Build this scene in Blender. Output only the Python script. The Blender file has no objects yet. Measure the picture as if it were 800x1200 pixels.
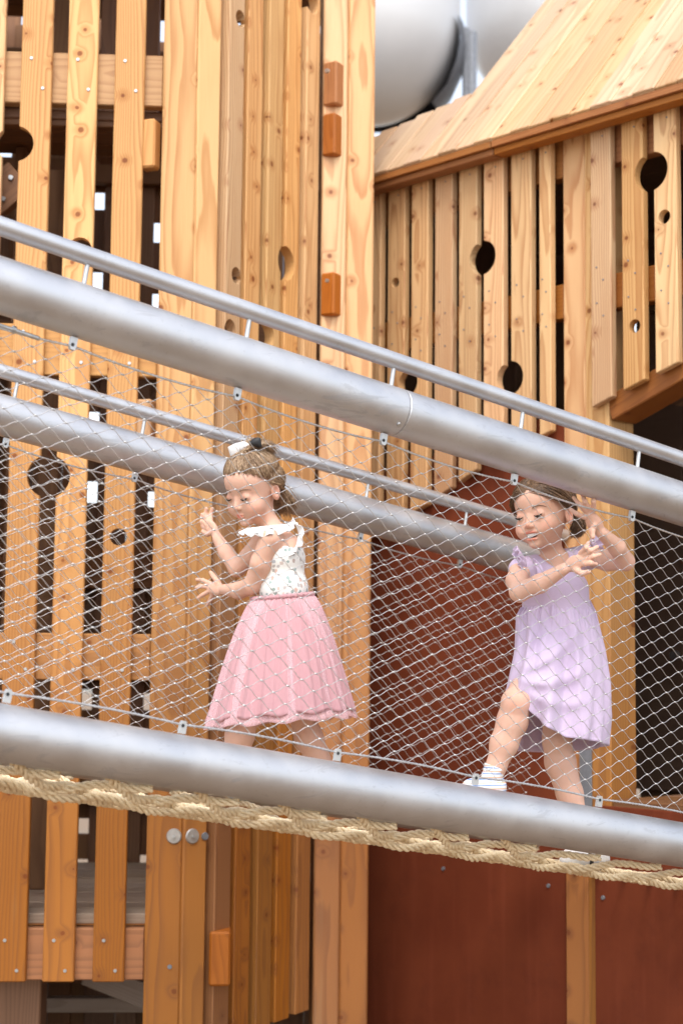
import bpy, bmesh, math, random
import numpy as np
from mathutils import Vector, Matrix
import mathutils.noise as mnoise
random.seed(7)
rng = np.random.default_rng(7)
scene = bpy.context.scene
COL = scene.collection

# ------------------------------------------------------------------ camera
FP = 1900.0                                   # focal length in photo pixels (photo 800 x 1200)
PITCH, ROLL = math.atan(194 / FP), 0.010
CAM = Vector((0, 0, 1.6))
_F = Vector((0, math.cos(PITCH), math.sin(PITCH)))
_R0, _U0 = Vector((1, 0, 0)), Vector((0, -math.sin(PITCH), math.cos(PITCH)))
_R = _R0 * math.cos(ROLL) + _U0 * math.sin(ROLL)
_U = _U0 * math.cos(ROLL) - _R0 * math.sin(ROLL)
cam_data = bpy.data.cameras.new('camera')
cam = bpy.data.objects.new('camera', cam_data); COL.objects.link(cam)
cam.matrix_world = Matrix(((_R.x, _U.x, -_F.x, CAM.x), (_R.y, _U.y, -_F.y, CAM.y), (_R.z, _U.z, -_F.z, CAM.z), (0, 0, 0, 1)))
cam_data.sensor_fit = 'VERTICAL'; cam_data.sensor_height = 36; cam_data.lens = 36 * FP / 1200
cam_data.clip_end = 500
cam_data.dof.use_dof = True; cam_data.dof.focus_distance = 4.35; cam_data.dof.aperture_fstop = 3.2
scene.camera = cam

# ------------------------------------------------------------------ light
SUN_EL, SUN_AZ = math.radians(56), math.radians(-178)      # azimuth from +Y, clockwise positive: behind the camera
world = bpy.data.worlds.new('World'); scene.world = world; world.use_nodes = True
wn = world.node_tree.nodes; wl = world.node_tree.links
sky = wn.new('ShaderNodeTexSky'); sky.sky_type = 'NISHITA'; sky.sun_disc = False
sky.sun_elevation = SUN_EL; sky.sun_rotation = SUN_AZ; sky.dust_density = 2.0; sky.air_density = 1.0; sky.ozone_density = 1.0
hs = wn.new('ShaderNodeHueSaturation'); hs.inputs['Saturation'].default_value = 0.45
wl.new(sky.outputs[0], hs.inputs['Color']); wl.new(hs.outputs[0], wn['Background'].inputs[0])
wn['Background'].inputs[1].default_value = 0.15
sd = bpy.data.lights.new('sun', 'SUN'); sd.energy = 0.7; sd.angle = math.radians(20); sd.color = (1, .95, .88)
sun = bpy.data.objects.new('sun', sd); COL.objects.link(sun)
sun_dir = Vector((math.sin(SUN_AZ) * math.cos(SUN_EL), math.cos(SUN_AZ) * math.cos(SUN_EL), math.sin(SUN_EL)))
sun.rotation_euler = sun_dir.to_track_quat('Z', 'Y').to_euler()
vs = scene.view_settings; vs.view_transform = 'Standard'; vs.look = 'None'; vs.exposure = 1.42; vs.gamma = 1
scene.cycles.max_bounces = 6; scene.cycles.diffuse_bounces = 4; scene.cycles.glossy_bounces = 3
scene.cycles.transparent_max_bounces = 6

# ------------------------------------------------------------------ geometry helpers
def ray(px, py):
    return _R * ((px - 400) / FP) + _U * ((600 - py) / FP) + _F
def at(px, py, dist):                          # point at forward distance dist (world y) on that sight line
    r = ray(px, py); return CAM + r * (dist / r.y)
class VP:                                      # a vertical plane: origin, horizontal direction d, inward n (away from the viewer)
    def __init__(s, o, ang):
        s.o = Vector(o); s.d = Vector((math.cos(ang), math.sin(ang), 0)); s.n = Vector((-math.sin(ang), math.cos(ang), 0))
    def off(s, k):
        p = VP(s.o + s.n * k, 0); p.d = s.d.copy(); p.n = s.n.copy(); return p
    def hit(s, px, py):
        r = ray(px, py); t = (s.o - CAM).dot(s.n) / r.dot(s.n); return CAM + r * t
    def s_at(s, px, py): return (s.hit(px, py) - s.o).dot(s.d)
    def z_at(s, px, py): return s.hit(px, py).z
    def pt(s, u, z, k=0): return Vector((s.o.x, s.o.y, 0)) + s.d * u + s.n * k + Vector((0, 0, z))

def tag(o, label=None, cat=None, group=None, kind=None):
    if label: o['label'] = label
    if cat: o['category'] = cat
    if group: o['group'] = group
    if kind: o['kind'] = kind
    return o
def empty(name, loc, label=None, cat=None, group=None, kind=None):
    o = bpy.data.objects.new(name, None); COL.objects.link(o); o.location = loc; o.empty_display_size = .1
    return tag(o, label, cat, group, kind)
def wmat(o):
    M = o.matrix_basis.copy(); p = o.parent
    while p is not None:
        M = p.matrix_basis @ M; p = p.parent
    return M
def link(name, me, mat, parent=None, M=None):
    o = bpy.data.objects.new(name, me); COL.objects.link(o)
    if mat and not me.materials: me.materials.append(mat)
    if M is None: M = Matrix.Identity(4)
    if parent is not None:
        o.parent = parent; o.matrix_basis = wmat(parent).inverted() @ M
    else: o.matrix_basis = M
    return o
def mesh_from(name, V, F, smooth=False):
    me = bpy.data.meshes.new(name)
    me.from_pydata([tuple(v) for v in V], [], [tuple(f) for f in F]); me.update()
    if smooth: me.polygons.foreach_set('use_smooth', [True] * len(me.polygons))
    return me
def world_obj(name, V, F, mat, parent=None, smooth=True, loc=None):   # V in world coordinates, origin at loc (default: centre)
    V = np.asarray([tuple(v) for v in V], dtype=float)
    if loc is None: loc = V.mean(axis=0)
    loc = Vector(loc)
    me = mesh_from(name, V - np.array(loc), F, smooth)
    return link(name, me, mat, parent, Matrix.Translation(loc))

def frame(o, x, y, z):
    return Matrix(((x.x, y.x, z.x, o.x), (x.y, y.y, z.y, o.y), (x.z, y.z, z.z, o.z), (0, 0, 0, 1)))
BEV = .0035
def board(name, mat, parent, o, X, Y, Z, w, t, L, holes=(), bot=0.0, top=0.0, bev=BEV):
    """plank: corner o, width w along X, thickness t along Y (away from the viewer), length L along Z.
       bot/top: skew of the right end; holes: (x, z, radius) bored through the thickness."""
    bm = bmesh.new()
    P = [(0, 0, 0), (w, 0, bot), (w, t, bot), (0, t, 0), (0, 0, L), (w, 0, L + top), (w, t, L + top), (0, t, L)]
    v = [bm.verts.new(p) for p in P]
    for f in ((0, 1, 5, 4), (1, 2, 6, 5), (2, 3, 7, 6), (3, 0, 4, 7), (3, 2, 1, 0), (4, 5, 6, 7)): bm.faces.new([v[i] for i in f])
    if bev: bmesh.ops.bevel(bm, geom=list(bm.edges), offset=min(bev, t * .3), segments=1, affect='EDGES', profile=.5)
    bmesh.ops.recalc_face_normals(bm, faces=bm.faces)
    me = bpy.data.meshes.new(name); bm.to_mesh(me); bm.free()
    # shift so that the origin sits at the middle of the foot
    c = Vector((w / 2, t / 2, 0)); me.transform(Matrix.Translation(-c))
    M = frame(o + X * c.x + Y * c.y, X, Y, Z)
    ob = link(name, me, mat, parent, M)
    if holes:
        bm = bmesh.new()
        for (hx, hz, r) in holes:
            bmesh.ops.create_cone(bm, cap_ends=True, segments=28, radius1=r, radius2=r, depth=t * 3,
                                  matrix=Matrix.Translation((hx - c.x, 0, hz)) @ Matrix.Rotation(math.pi / 2, 4, 'X'))
        cme = bpy.data.meshes.new('cutter'); bm.to_mesh(cme); bm.free()
        co = bpy.data.objects.new('cutter', cme); COL.objects.link(co)
        tmp = bpy.data.objects.new('tmp', me); COL.objects.link(tmp)
        m = tmp.modifiers.new('b', 'BOOLEAN'); m.operation = 'DIFFERENCE'; m.object = co; m.solver = 'EXACT'
        dg = bpy.context.evaluated_depsgraph_get(); dg.update()
        nm = bpy.data.meshes.new_from_object(tmp.evaluated_get(dg)); nm.name = name
        bpy.data.objects.remove(tmp); bpy.data.objects.remove(co); bpy.data.meshes.remove(cme)
        ob.data = nm
        if not nm.materials: nm.materials.append(mat)
    return ob
ZV = Vector((0, 0, 1))
def upright(name, mat, parent, pl, s0, s1, z0, z1, t, k=0, **kw):       # plank standing in plane pl
    return board(name, mat, parent, pl.pt(s0, z0, k), pl.d, pl.n, ZV, s1 - s0, t, z1 - z0, **kw)
def level(name, mat, parent, pl, s0, s1, z0, z1, t, k=0, **kw):         # plank lying along plane pl (grain horizontal)
    return board(name, mat, parent, pl.pt(s0, z1, k), -ZV, pl.n, pl.d, z1 - z0, t, s1 - s0, **kw)
def slab(name, mat, parent, pl, s0, s1, k0, k1, z, t, **kw):             # plank lying flat, grain along pl.d
    return board(name, mat, parent, pl.pt(s0, z - t, k0), pl.n, ZV, pl.d, k1 - k0, t, s1 - s0, **kw)
def disc(name, mat, parent, c, nrm, r, t=.006, seg=20):
    bm = bmesh.new(); bmesh.ops.create_cone(bm, cap_ends=True, segments=seg, radius1=r, radius2=r * .86, depth=t)
    me = bpy.data.meshes.new(name); bm.to_mesh(me); bm.free()
    q = Vector(nrm).to_track_quat('Z', 'Y').to_matrix().to_4x4()
    return link(name, me, mat, parent, Matrix.Translation(c) @ q)

def tube_np(P, r, sides=6, caps=True):
    P = np.asarray([tuple(p) for p in P], float); n = len(P)
    r = np.full(n, r) if np.isscalar(r) else np.asarray(r, float)
    T = np.gradient(P, axis=0); T /= np.linalg.norm(T, axis=1)[:, None] + 1e-12
    up = np.array([0, 0, 1.]) if abs(T[0][2]) < .9 else np.array([1., 0, 0])
    A = np.zeros_like(P); a = np.cross(T[0], up); a /= np.linalg.norm(a); A[0] = a
    for i in range(1, n):
        a = A[i - 1] - T[i] * A[i - 1].dot(T[i]); A[i] = a / (np.linalg.norm(a) + 1e-12)
    B = np.cross(T, A); th = np.linspace(0, 2 * np.pi, sides, endpoint=False)
    V = (P[:, None, :] + r[:, None, None] * (np.cos(th)[None, :, None] * A[:, None, :] + np.sin(th)[None, :, None] * B[:, None, :])).reshape(-1, 3)
    F = []
    for i in range(n - 1):
        for j in range(sides):
            k = (j + 1) % sides; F.append((i * sides + j, i * sides + k, (i + 1) * sides + k, (i + 1) * sides + j))
    if caps: F.append(tuple(range(sides - 1, -1, -1))); F.append(tuple((n - 1) * sides + j for j in range(sides)))
    return V, F
class Batch:
    def __init__(s): s.V = []; s.F = []; s.n = 0
    def add(s, V, F):
        s.V.append(np.asarray(V, float)); s.F += [tuple(i + s.n for i in f) for f in F]; s.n += len(V)
    def tube(s, P, r, sides=6, caps=True): s.add(*tube_np(P, r, sides, caps))
    def obj(s, name, mat, parent=None, smooth=True, loc=None):
        return world_obj(name, np.concatenate(s.V), s.F, mat, parent, smooth, loc)

# ------------------------------------------------------------------ node helper and materials
class NT:
    def __init__(s, name):
        s.m = bpy.data.materials.new(name); s.m.use_nodes = True; s.t = s.m.node_tree
        s.b = s.t.nodes['Principled BSDF']
    def n(s, typ, **kw):
        nd = s.t.nodes.new('ShaderNode' + typ)
        for k, v in kw.items(): setattr(nd, k, v)
        return nd
    def put(s, sock, v):
        if hasattr(v, 'is_linked') or isinstance(v, bpy.types.NodeSocket): s.t.links.new(v, sock)
        else: sock.default_value = v
    def math(s, op, a, b=None, c=None, clamp=False):
        nd = s.n('Math', operation=op, use_clamp=clamp); s.put(nd.inputs[0], a)
        if b is not None: s.put(nd.inputs[1], b)
        if c is not None: s.put(nd.inputs[2], c)
        return nd.outputs[0]
    def vmath(s, op, a, b=None):
        nd = s.n('VectorMath', operation=op); s.put(nd.inputs[0], a)
        if b is not None: s.put(nd.inputs[3] if op == 'SCALE' else nd.inputs[1], b)
        return nd.outputs[0]
    def noise(s, vec, scale, detail=3, rough=.55, dist=0, out=0):
        nd = s.n('TexNoise'); s.put(nd.inputs['Vector'], vec); nd.inputs['Scale'].default_value = scale
        nd.inputs['Detail'].default_value = detail; nd.inputs['Roughness'].default_value = rough; nd.inputs['Distortion'].default_value = dist
        return nd.outputs[out]
    def mix(s, f, a, b, blend='MIX'):
        nd = s.n('Mix', data_type='RGBA', blend_type=blend); s.put(nd.inputs[0], f); s.put(nd.inputs[6], a); s.put(nd.inputs[7], b)
        return nd.outputs[2]
    def ss(s, v, a, b, c=0., d=1.):
        nd = s.n('MapRange', interpolation_type='SMOOTHSTEP'); s.put(nd.inputs[0], v)
        for i, x in enumerate((a, b, c, d)): s.put(nd.inputs[i + 1], x)
        return nd.outputs[0]
    def ramp(s, f, stops):
        nd = s.n('ValToRGB'); s.put(nd.inputs[0], f); e = nd.color_ramp.elements
        while len(e) < len(stops): e.new(.5)
        for i, (p, c) in enumerate(stops): e[i].position = p; e[i].color = (*c, 1) if len(c) == 3 else c
        return nd.outputs[0]
    def xyz(s, v):
        nd = s.n('SeparateXYZ'); s.put(nd.inputs[0], v); return nd.outputs
    def vec(s, x, y, z):
        nd = s.n('CombineXYZ'); s.put(nd.inputs[0], x); s.put(nd.inputs[1], y); s.put(nd.inputs[2], z); return nd.outputs[0]
    def bump(s, h, strength=.2, dist=.002):
        nd = s.n('Bump'); nd.inputs['Strength'].default_value = strength; nd.inputs['Distance'].default_value = dist
        s.put(nd.inputs['Height'], h); s.t.links.new(nd.outputs[0], s.b.inputs['Normal'])
    def obco(s): return s.n('TexCoord').outputs['Object']
    def rand(s): return s.n('ObjectInfo').outputs['Random']
    def set(s, color=None, rough=None, metal=None, **kw):
        if color is not None: s.put(s.b.inputs['Base Color'], (*color, 1) if isinstance(color, tuple) and len(color) == 3 else color)
        if rough is not None: s.put(s.b.inputs['Roughness'], rough)
        if metal is not None: s.put(s.b.inputs['Metallic'], metal)
        for k, v in kw.items(): s.put(s.b.inputs[k.replace('_', ' ')], v)
        return s.m

def wood(name, light, dark, alt, low_shade=None, ringmm=9, ringamt=.75, knots=.5, rough=.62, knotcol=(.20, .06, .018)):
    """sawn softwood, grain along the object's local Z"""
    s = NT(name); co = s.obco(); rnd = s.rand()
    off = s.vmath('SCALE', (13.1, 7.7, 29.3), rnd)
    r2 = s.math('FRACT', s.math('MULTIPLY', rnd, 37.7)); r3 = s.math('FRACT', s.math('MULTIPLY', rnd, 91.3))
    X, Y, Z = s.xyz(co)[:]
    P = s.vmath('ADD', co, off)
    PX, PY, PZ = s.xyz(P)[:]
    # knots: cells on the face, some of them empty
    vo = s.n('TexVoronoi', voronoi_dimensions='2D', feature='F1'); vo.inputs['Scale'].default_value = 7.0
    sh = s.math('ADD', PX, s.math('MULTIPLY', PY, .6))
    s.put(vo.inputs['Vector'], s.vec(sh, PZ, 0.)); vo.inputs['Randomness'].default_value = .9
    cr = s.xyz(vo.outputs['Color'])
    keep = s.math('LESS_THAN', cr[0], knots)
    d = s.math('ADD', vo.outputs['Distance'], s.math('MULTIPLY', s.math('SUBTRACT', s.noise(P, 60, 2), .5), .03))
    rad = s.math('MULTIPLY_ADD', cr[1], .06, .03)
    kn = s.math('MULTIPLY', keep, s.ss(d, rad, s.math('MULTIPLY', rad, .55)))
    halo = s.math('MULTIPLY', keep, s.ss(s.math('ADD', d, s.math('MULTIPLY', s.math('SUBTRACT', s.noise(P, 14, 2), .5), .12)), .26, .03))
    # growth rings round a pith that runs along the board, off its face
    px_ = s.math('MULTIPLY_ADD', r2, .14, -.07); py_ = s.math('MULTIPLY_ADD', r3, .10, .015)
    wob = s.math('MULTIPLY', s.math('SUBTRACT', s.noise(s.vmath('MULTIPLY', P, (5, 5, .9)), 1, 2, .5), .5), .075)
    wob2 = s.math('MULTIPLY', s.math('SUBTRACT', s.noise(s.vmath('MULTIPLY', P, (25, 25, 3)), 1, 2, .5), .5), .008)
    dx = s.math('SUBTRACT', X, px_); dy = s.math('SUBTRACT', Y, py_)
    rr = s.math('SQRT', s.math('ADD', s.math('MULTIPLY', dx, dx), s.math('MULTIPLY', dy, dy)))
    rr = s.math('ADD', s.math('ADD', rr, wob), s.math('ADD', wob2, s.math('MULTIPLY', halo, .009)))
    fr = s.math('FRACT', s.math('MULTIPLY', rr, 1000 / ringmm))
    ring = s.ramp(fr, [(0, (0, 0, 0)), (.45, (.15, .15, .15)), (.86, (1, 1, 1)), (.93, (.9, .9, .9)), (1, (0, 0, 0))])
    fib = s.noise(s.vmath('MULTIPLY', P, (420, 420, 9)), 1, 3, .6)
    blot = s.noise(s.vmath('MULTIPLY', P, (9, 9, 1.6)), 1, 3, .55)
    base = s.mix(s.ss(r2, .0, 1.), (*light, 1), (*alt, 1))
    base = s.mix(s.ss(blot, .35, .7, 0., .45), base, (*alt, 1))
    if low_shade:  # painted shade: board and ring colours deepen towards the ground
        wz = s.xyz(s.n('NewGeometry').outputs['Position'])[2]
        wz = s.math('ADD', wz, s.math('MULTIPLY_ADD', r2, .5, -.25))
        base = s.mix(s.ss(wz, 3.2, 1.0, 0., .95), base, (*low_shade, 1))
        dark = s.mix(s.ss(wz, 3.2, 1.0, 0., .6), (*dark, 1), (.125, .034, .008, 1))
    f = s.math('MULTIPLY', s.math('ADD', s.math('MULTIPLY', ring, ringamt), s.math('MULTIPLY_ADD', fib, .5, -.22)), s.ss(blot, .2, .8, .65, 1.), clamp=True)
    c = s.mix(f, base, (*dark, 1) if isinstance(dark, tuple) else dark)
    c = s.mix(s.math('MULTIPLY', halo, .62), c, (*dark, 1) if isinstance(dark, tuple) else dark)
    st = s.noise(s.vmath('MULTIPLY', P, (22, 22, .9)), 1, 4, .6); st2 = s.noise(s.vmath('MULTIPLY', P, (3, 3, 2)), 1, 3)
    c = s.mix(s.math('MULTIPLY', s.ss(st, .56, .72), s.ss(st2, .4, .65, .05, .45)), c, (*tuple(q * .55 for q in alt), 1))
    c = s.mix(s.math('MULTIPLY', kn, .88), c, (*knotcol, 1))
    val = s.n('HueSaturation'); s.put(val.inputs['Color'], c); s.put(val.inputs['Value'], s.ss(r3, 0., 1., .86, 1.12)); s.put(val.inputs['Hue'], s.ss(s.math('FRACT', s.math('MULTIPLY', rnd, 57.1)), 0., 1., .4965, .5035)); s.put(val.inputs['Saturation'], s.ss(r2, 0., 1., .92, 1.08))
    s.set(val.outputs[0], s.ss(f, 0., 1., rough, rough - .12))
    s.bump(s.math('ADD', s.math('MULTIPLY', fib, .5), s.math('MULTIPLY', ring, -.35)), .35, .0012)
    s.b.inputs['Specular IOR Level'].default_value = .35
    return s.m
M_SLAT = wood('larch_slat', (.71, .47, .235), (.43, .19, .065), (.67, .395, .17), low_shade=(.38, .145, .032), knots=.7, ringamt=.85)
M_POST = wood('larch_post', (.71, .475, .245), (.45, .20, .07), (.67, .40, .18), low_shade=(.37, .14, .031), ringmm=11, ringamt=.85, knots=.5)
M_RAIL = wood('larch_rail', (.62, .38, .19), (.42, .20, .08), (.57, .32, .14), low_shade=(.38, .15, .042), ringmm=12)
M_ROOF = wood('roof_board', (.60, .42, .25), (.43, .225, .10), (.55, .36, .20), ringmm=14, ringamt=.7, knots=.8, rough=.5)
M_BEAM = wood('oiled_beam', (.36, .145, .04), (.24, .08, .02), (.32, .12, .033), knots=.3)
M_END = wood('end_grain', (.44, .17, .045), (.25, .08, .02), (.38, .135, .035), ringmm=6, knots=0)
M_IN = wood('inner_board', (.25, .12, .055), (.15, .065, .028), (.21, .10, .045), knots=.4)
M_DARK = wood('shade_dark_board', (.20, .12, .075), (.11, .065, .04), (.17, .10, .06), knots=.2)  # brown darkened to carry the shade of the enclosed rooms
M_DECK = wood('grey_deck_board', (.42, .32, .245), (.27, .19, .14), (.38, .28, .21), ringamt=.5, knots=.3)

def steel():
    s = NT('matt_stainless_steel'); co = s.obco()
    geo = s.n('NewGeometry').outputs['Position']
    n1 = s.noise(geo, 7, 4, .6); n2 = s.noise(geo, 90, 3, .6); n3 = s.noise(s.vmath('MULTIPLY', geo, (3, 3, 14)), 2.4, 5, .65, 1.2)
    scuff = s.ss(n3, .57, .66)
    col = s.mix(s.ss(n1, .3, .75), (.52, .52, .53, 1), (.60, .595, .595, 1))
    col = s.mix(s.math('MULTIPLY', scuff, .33), col, (.36, .36, .37, 1))
    col = s.mix(s.math('MULTIPLY', s.ss(n2, .62, .7), .2), col, (.35, .33, .31, 1))
    s.set(col, s.math('ADD', s.ss(n1, .3, .7, .46, .56), s.math('MULTIPLY', scuff, .08)), 1.0)
    s.bump(n2, .06, .001); return s.m
M_STEEL = steel()
def simple(name, c, rough=.5, metal=0, var=.12, scale=30, **kw):
    s = NT(name); co = s.obco(); n = s.noise(co, scale, 4, .6)
    d = tuple(x * (1 - var * 2) for x in c)
    s.set(s.mix(s.ss(n, .3, .7), (*c, 1), (*d, 1)), rough, metal, **kw)
    s.bump(n, .15, .001); return s.m
M_WIRE = simple('steel_wire', (.70, .68, .66), .4, 1, .1, 200)
M_CLIP = simple('cast_clip_metal', (.58, .58, .57), .45, .85, .08, 80)
M_SCREW = simple('screw_metal', (.55, .56, .56), .4, .9)
M_WASH = simple('washer_zinc', (.52, .50, .47), .5, .7)
M_HOLE = simple('clip_bore', (.02, .02, .02), .8)
def panel_mat():
    s = NT('red_film_plywood'); co = s.obco()
    n = s.noise(co, 2.2, 5, .6); n2 = s.noise(s.vmath('MULTIPLY', co, (1, 1, 60)), 4, 3); n3 = s.noise(co, 38, 4, .7)
    n4 = s.noise(s.vmath('MULTIPLY', co, (30, 30, 1.2)), 1, 3)
    c = s.mix(s.ss(n, .25, .75), (.13, .028, .012, 1), (.178, .042, .017, 1))
    c = s.mix(s.math('MULTIPLY', s.ss(n4, .5, .75), .35), c, (.21, .05, .024, 1))
    c = s.mix(s.ss(s.noise(co, 5.5, 5, .7), .5, .75, 0., .45), c, (.09, .022, .011, 1))
    c = s.mix(s.math('MULTIPLY', s.ss(n3, .58, .75), .35), c, (.11, .03, .018, 1))
    s.set(c, s.ss(n, .2, .8, .55, .7), Specular_IOR_Level=.12); s.bump(n3, .15, .001); return s.m
M_RED = panel_mat()
def rope_mat():
    s = NT('sandy_rope'); co = s.n('NewGeometry').outputs['Position']; n = s.noise(co, 260, 4, .7); n2 = s.noise(co, 9, 3)
    c = s.mix(s.ss(n, .3, .7), (.68, .52, .31, 1), (.88, .75, .52, 1)); c = s.mix(s.ss(n2, .4, .75, 0., .5), c, (.58, .43, .25, 1))
    s.set(c, .85); s.bump(n, .3, .0008); return s.m
M_ROPE = rope_mat()
def ground_mat():
    s = NT('wood_chip_ground'); co = s.obco(); n = s.noise(co, 25, 5, .7); n2 = s.noise(co, .6, 3)
    c = s.mix(n, (.16, .10, .06, 1), (.30, .21, .13, 1)); c = s.mix(s.ss(n2, .4, .7, 0., .4), c, (.22, .17, .12, 1))
    s.set(c, .9); s.bump(n, .8, .02); return s.m
M_GROUND = ground_mat()
M_TANK = simple('white_tank_paint', (.60, .60, .60), .28, 0, .03, 1.5)
M_SKIRT = simple('dark_tank_skirt', (.10, .10, .11), .5)
M_BRKT = simple('grey_bracket', (.22, .23, .25), .5, .3)

# ------------------------------------------------------------------ ground
g = world_obj('ground', [(-150, -150, 0), (150, -150, 0), (150, 150, 0), (-150, 150, 0)], [(0, 1, 2, 3)], M_GROUND, smooth=False)
tag(g, kind='structure')

# ------------------------------------------------------------------ planes of the play towers
PA = VP(at(190, 600, 5.55), math.radians(3)); PA.o.z = 0
PB = VP(PA.hit(250, 600), math.radians(62)); PB.o.z = 0
PC = VP(at(690, 500, 5.75), math.atan2(-.726, .688)); PC.o.z = 0

# ================================================================== TOWER (left)
tower = empty('play_tower', PA.pt(0, 0), 'tall larch play tower with gaps between its vertical slats, left of the red panels', 'play tower')
def zA(y, x=100): return PA.z_at(x, y)
def hole_in(pl, x, y, rpx):                       # centre (s, z) and radius of a bored hole seen at a place
    p = pl.hit(x, y); q = pl.hit(x, y + rpx); return ((p - pl.o).dot(pl.d), p.z, abs(p.z - q.z))
HA = [hole_in(PA, 57, 558, 25), hole_in(PA, 139, 629, 10), hole_in(PA, 18, 168, 21), hole_in(PA, 94, 291, 13)]
def slat_row(pl, spans, zbots, ztop, t, parent, mat, holes, k=0, yref=600, tops=None):
    out = []
    for (xa, xb), zb in zip(spans, zbots):
        s0, s1 = pl.s_at(xa, yref), pl.s_at(xb, yref)
        zb0, zb1 = zb if isinstance(zb, tuple) else (zb, zb)
        hs = [(hx - s0, hz - zb0, r) for hx, hz, r in holes if s0 - r < hx < s1 + r and hz > zb0 and hz < ztop]
        out.append(upright('slat', mat, parent, pl, s0, s1, zb0, ztop, t, k, holes=hs, bot=zb1 - zb0)); 
    return out
ZTOP = zA(-60)
spansA = [(-102, -66), (-47, -11), (9, 46), (65, 101), (122, 158)]
# upright of the row, left edge leaning with perspective handled by real verticals
slats = slat_row(PA, spansA, [zA(1151)] * 5, ZTOP + .5, .034, tower, M_SLAT, HA)
# screws on the slats, in pairs at each rail
railsA = [(58, 118), (378, 438), (742, 797), (1090, 1151)]
for (ya, yb) in railsA:
    for xa, xb in spansA:
        s0, s1 = PA.s_at(xa, 600), PA.s_at(xb, 600)
        disc('screw', M_SCREW, tower, PA.pt(s0 + .035, PA.z_at(100, ya + .2 * (yb - ya)), -.001), -PA.n, .0065, .004, 10)
        disc('screw', M_SCREW, tower, PA.pt(s1 - .03, PA.z_at(100, yb - .22 * (yb - ya)), -.001), -PA.n, .0065, .004, 10)
sL, sR = PA.s_at(-130, 600), PA.s_at(180, 600)
for (ya, yb) in railsA:
    level('rail', M_RAIL, tower, PA, sL, sR - .002, zA(yb), zA(ya), .05, .036)
# corner post, two laminated pieces
sp0, sp1 = PA.s_at(181, 600), PA.s_at(222, 600)
upright('post', M_POST, tower, PA, sp0, sp1, 0, ZTOP + .5, .19, -.03, bev=.006)
PP = VP(PA.pt(sp1, 0, -.03), math.radians(34)); PP.o.z = 0
sq = PP.s_at(250, 600)
upright('post', M_POST, tower, PP, .003, sq, 0, ZTOP + .5, .12, 0, bev=.006)
# washers near the foot of the post
for x, r in ((204, .026), (225.5, .026)):
    p = (PA if x < 212 else PP).off(-.03 if x < 212 else 0).hit(x, 980)
    nn = -PA.n if x < 212 else -PP.n
    w = disc('washer', M_WASH, tower, p + nn * .003, nn, r, .006, 28)
    disc('bolt', M_SCREW, w, p + nn * .008, nn, .006, .008, 8)
p = PP.hit(240, 980); disc('bolt', M_BRKT, tower, p - PP.n * .002, -PP.n, .014, .006, 20)
p = PA.off(-.03).hit(199, 1133); disc('bolt', M_BRKT, tower, p - PA.n * .002, -PA.n, .008, .006, 16)

# receding face B: slats on edge
sa, sb = PB.s_at(271, 1000), PB.s_at(364, 1000)
pitch = (sb - sa) / 4
HB = [hole_in(PB, 282, 22, 10), hole_in(PB, 336, 308, 20), hole_in(PB, 277, 323, 10), hole_in(PB, 270, 386, 12), hole_in(PB, 313, 392, 16), hole_in(PB, 366, 2, 14)]
zbB = [0.25, 0.25, 0.25, PB.z_at(332, 1196), PB.z_at(353, 1187)]
wB = pitch * .72
for i in range(5):
    s1 = sa + pitch * i; s0 = s1 - wB
    hs = [(hx - s0, hz - zbB[i], r) for hx, hz, r in HB if s0 - r < hx < s1 + r]
    upright('slat', M_SLAT, tower, PB, s0, s1, zbB[i], ZTOP + .5, .04, (0, .006, 0, .004, 0)[i], holes=hs)
for (ya, yb) in railsA:
    level('rail', M_RAIL, tower, PB, .06, sb + .02, zA(yb), zA(ya), .05, .046)
# far post of face B
PD = VP(PB.pt(sb, 0), math.radians(6)); PD.o.z = 0
s0, s1, s2 = PD.s_at(373, 600), PD.s_at(403, 600), PD.s_at(435, 600)
upright('post', M_POST, tower, PD, s0, s1 - .001, 0, ZTOP + .5, .16, .004, bev=.006)
upright('post', M_POST, tower, PD, s1, s2, 0, ZTOP + .5, .16, 0, bev=.006)
# block ends: short beams that stand out past the posts
def block(x0, x1, x2, y0, y1, dist, mat, ang):
    """box seen on its edge: left face x0..x1, right face x1..x2"""
    pl = VP(at(x1, (y0 + y1) / 2, dist), ang); pl.o.z = 0
    w1 = -pl.s_at(x0, (y0 + y1) / 2)
    q = VP(pl.pt(0, 0), ang + math.pi / 2); w2 = q.s_at(x2, (y0 + y1) / 2)
    z1, z0 = pl.z_at(x1, y0), pl.z_at(x1, y1)
    return board('block', mat, tower, pl.pt(-w1, z0, 0), pl.d, pl.n, ZV, w1, max(.05, abs(w2)), z1 - z0, bev=.007)
dB = PD.o.y - .03
block(378, 394, 408, 70, 121, dB, M_END, math.radians(-32))
block(377, 392, 406, 131, 180, dB, M_END, math.radians(-32))
block(375, 391, 405, 318, 368, dB, M_END, math.radians(-32))
block(163, 181, 189, 138, 195, PA.o.y - .01, M_RAIL, math.radians(-18))
block(156, 176, 185, 467, 520, PA.o.y - .01, M_RAIL, math.radians(-18))
block(245, 270, 272, 1092, 1156, PB.hit(258, 1120).y - .05, M_END, math.radians(4))
disc('bolt', M_SCREW, tower, at(383, 83, dB - .02), Vector((-.5, -.85, 0)), .010, .008, 12)
disc('bolt', M_SCREW, tower, at(383, 329, dB - .02), Vector((-.5, -.85, 0)), .008, .008, 12)

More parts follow.
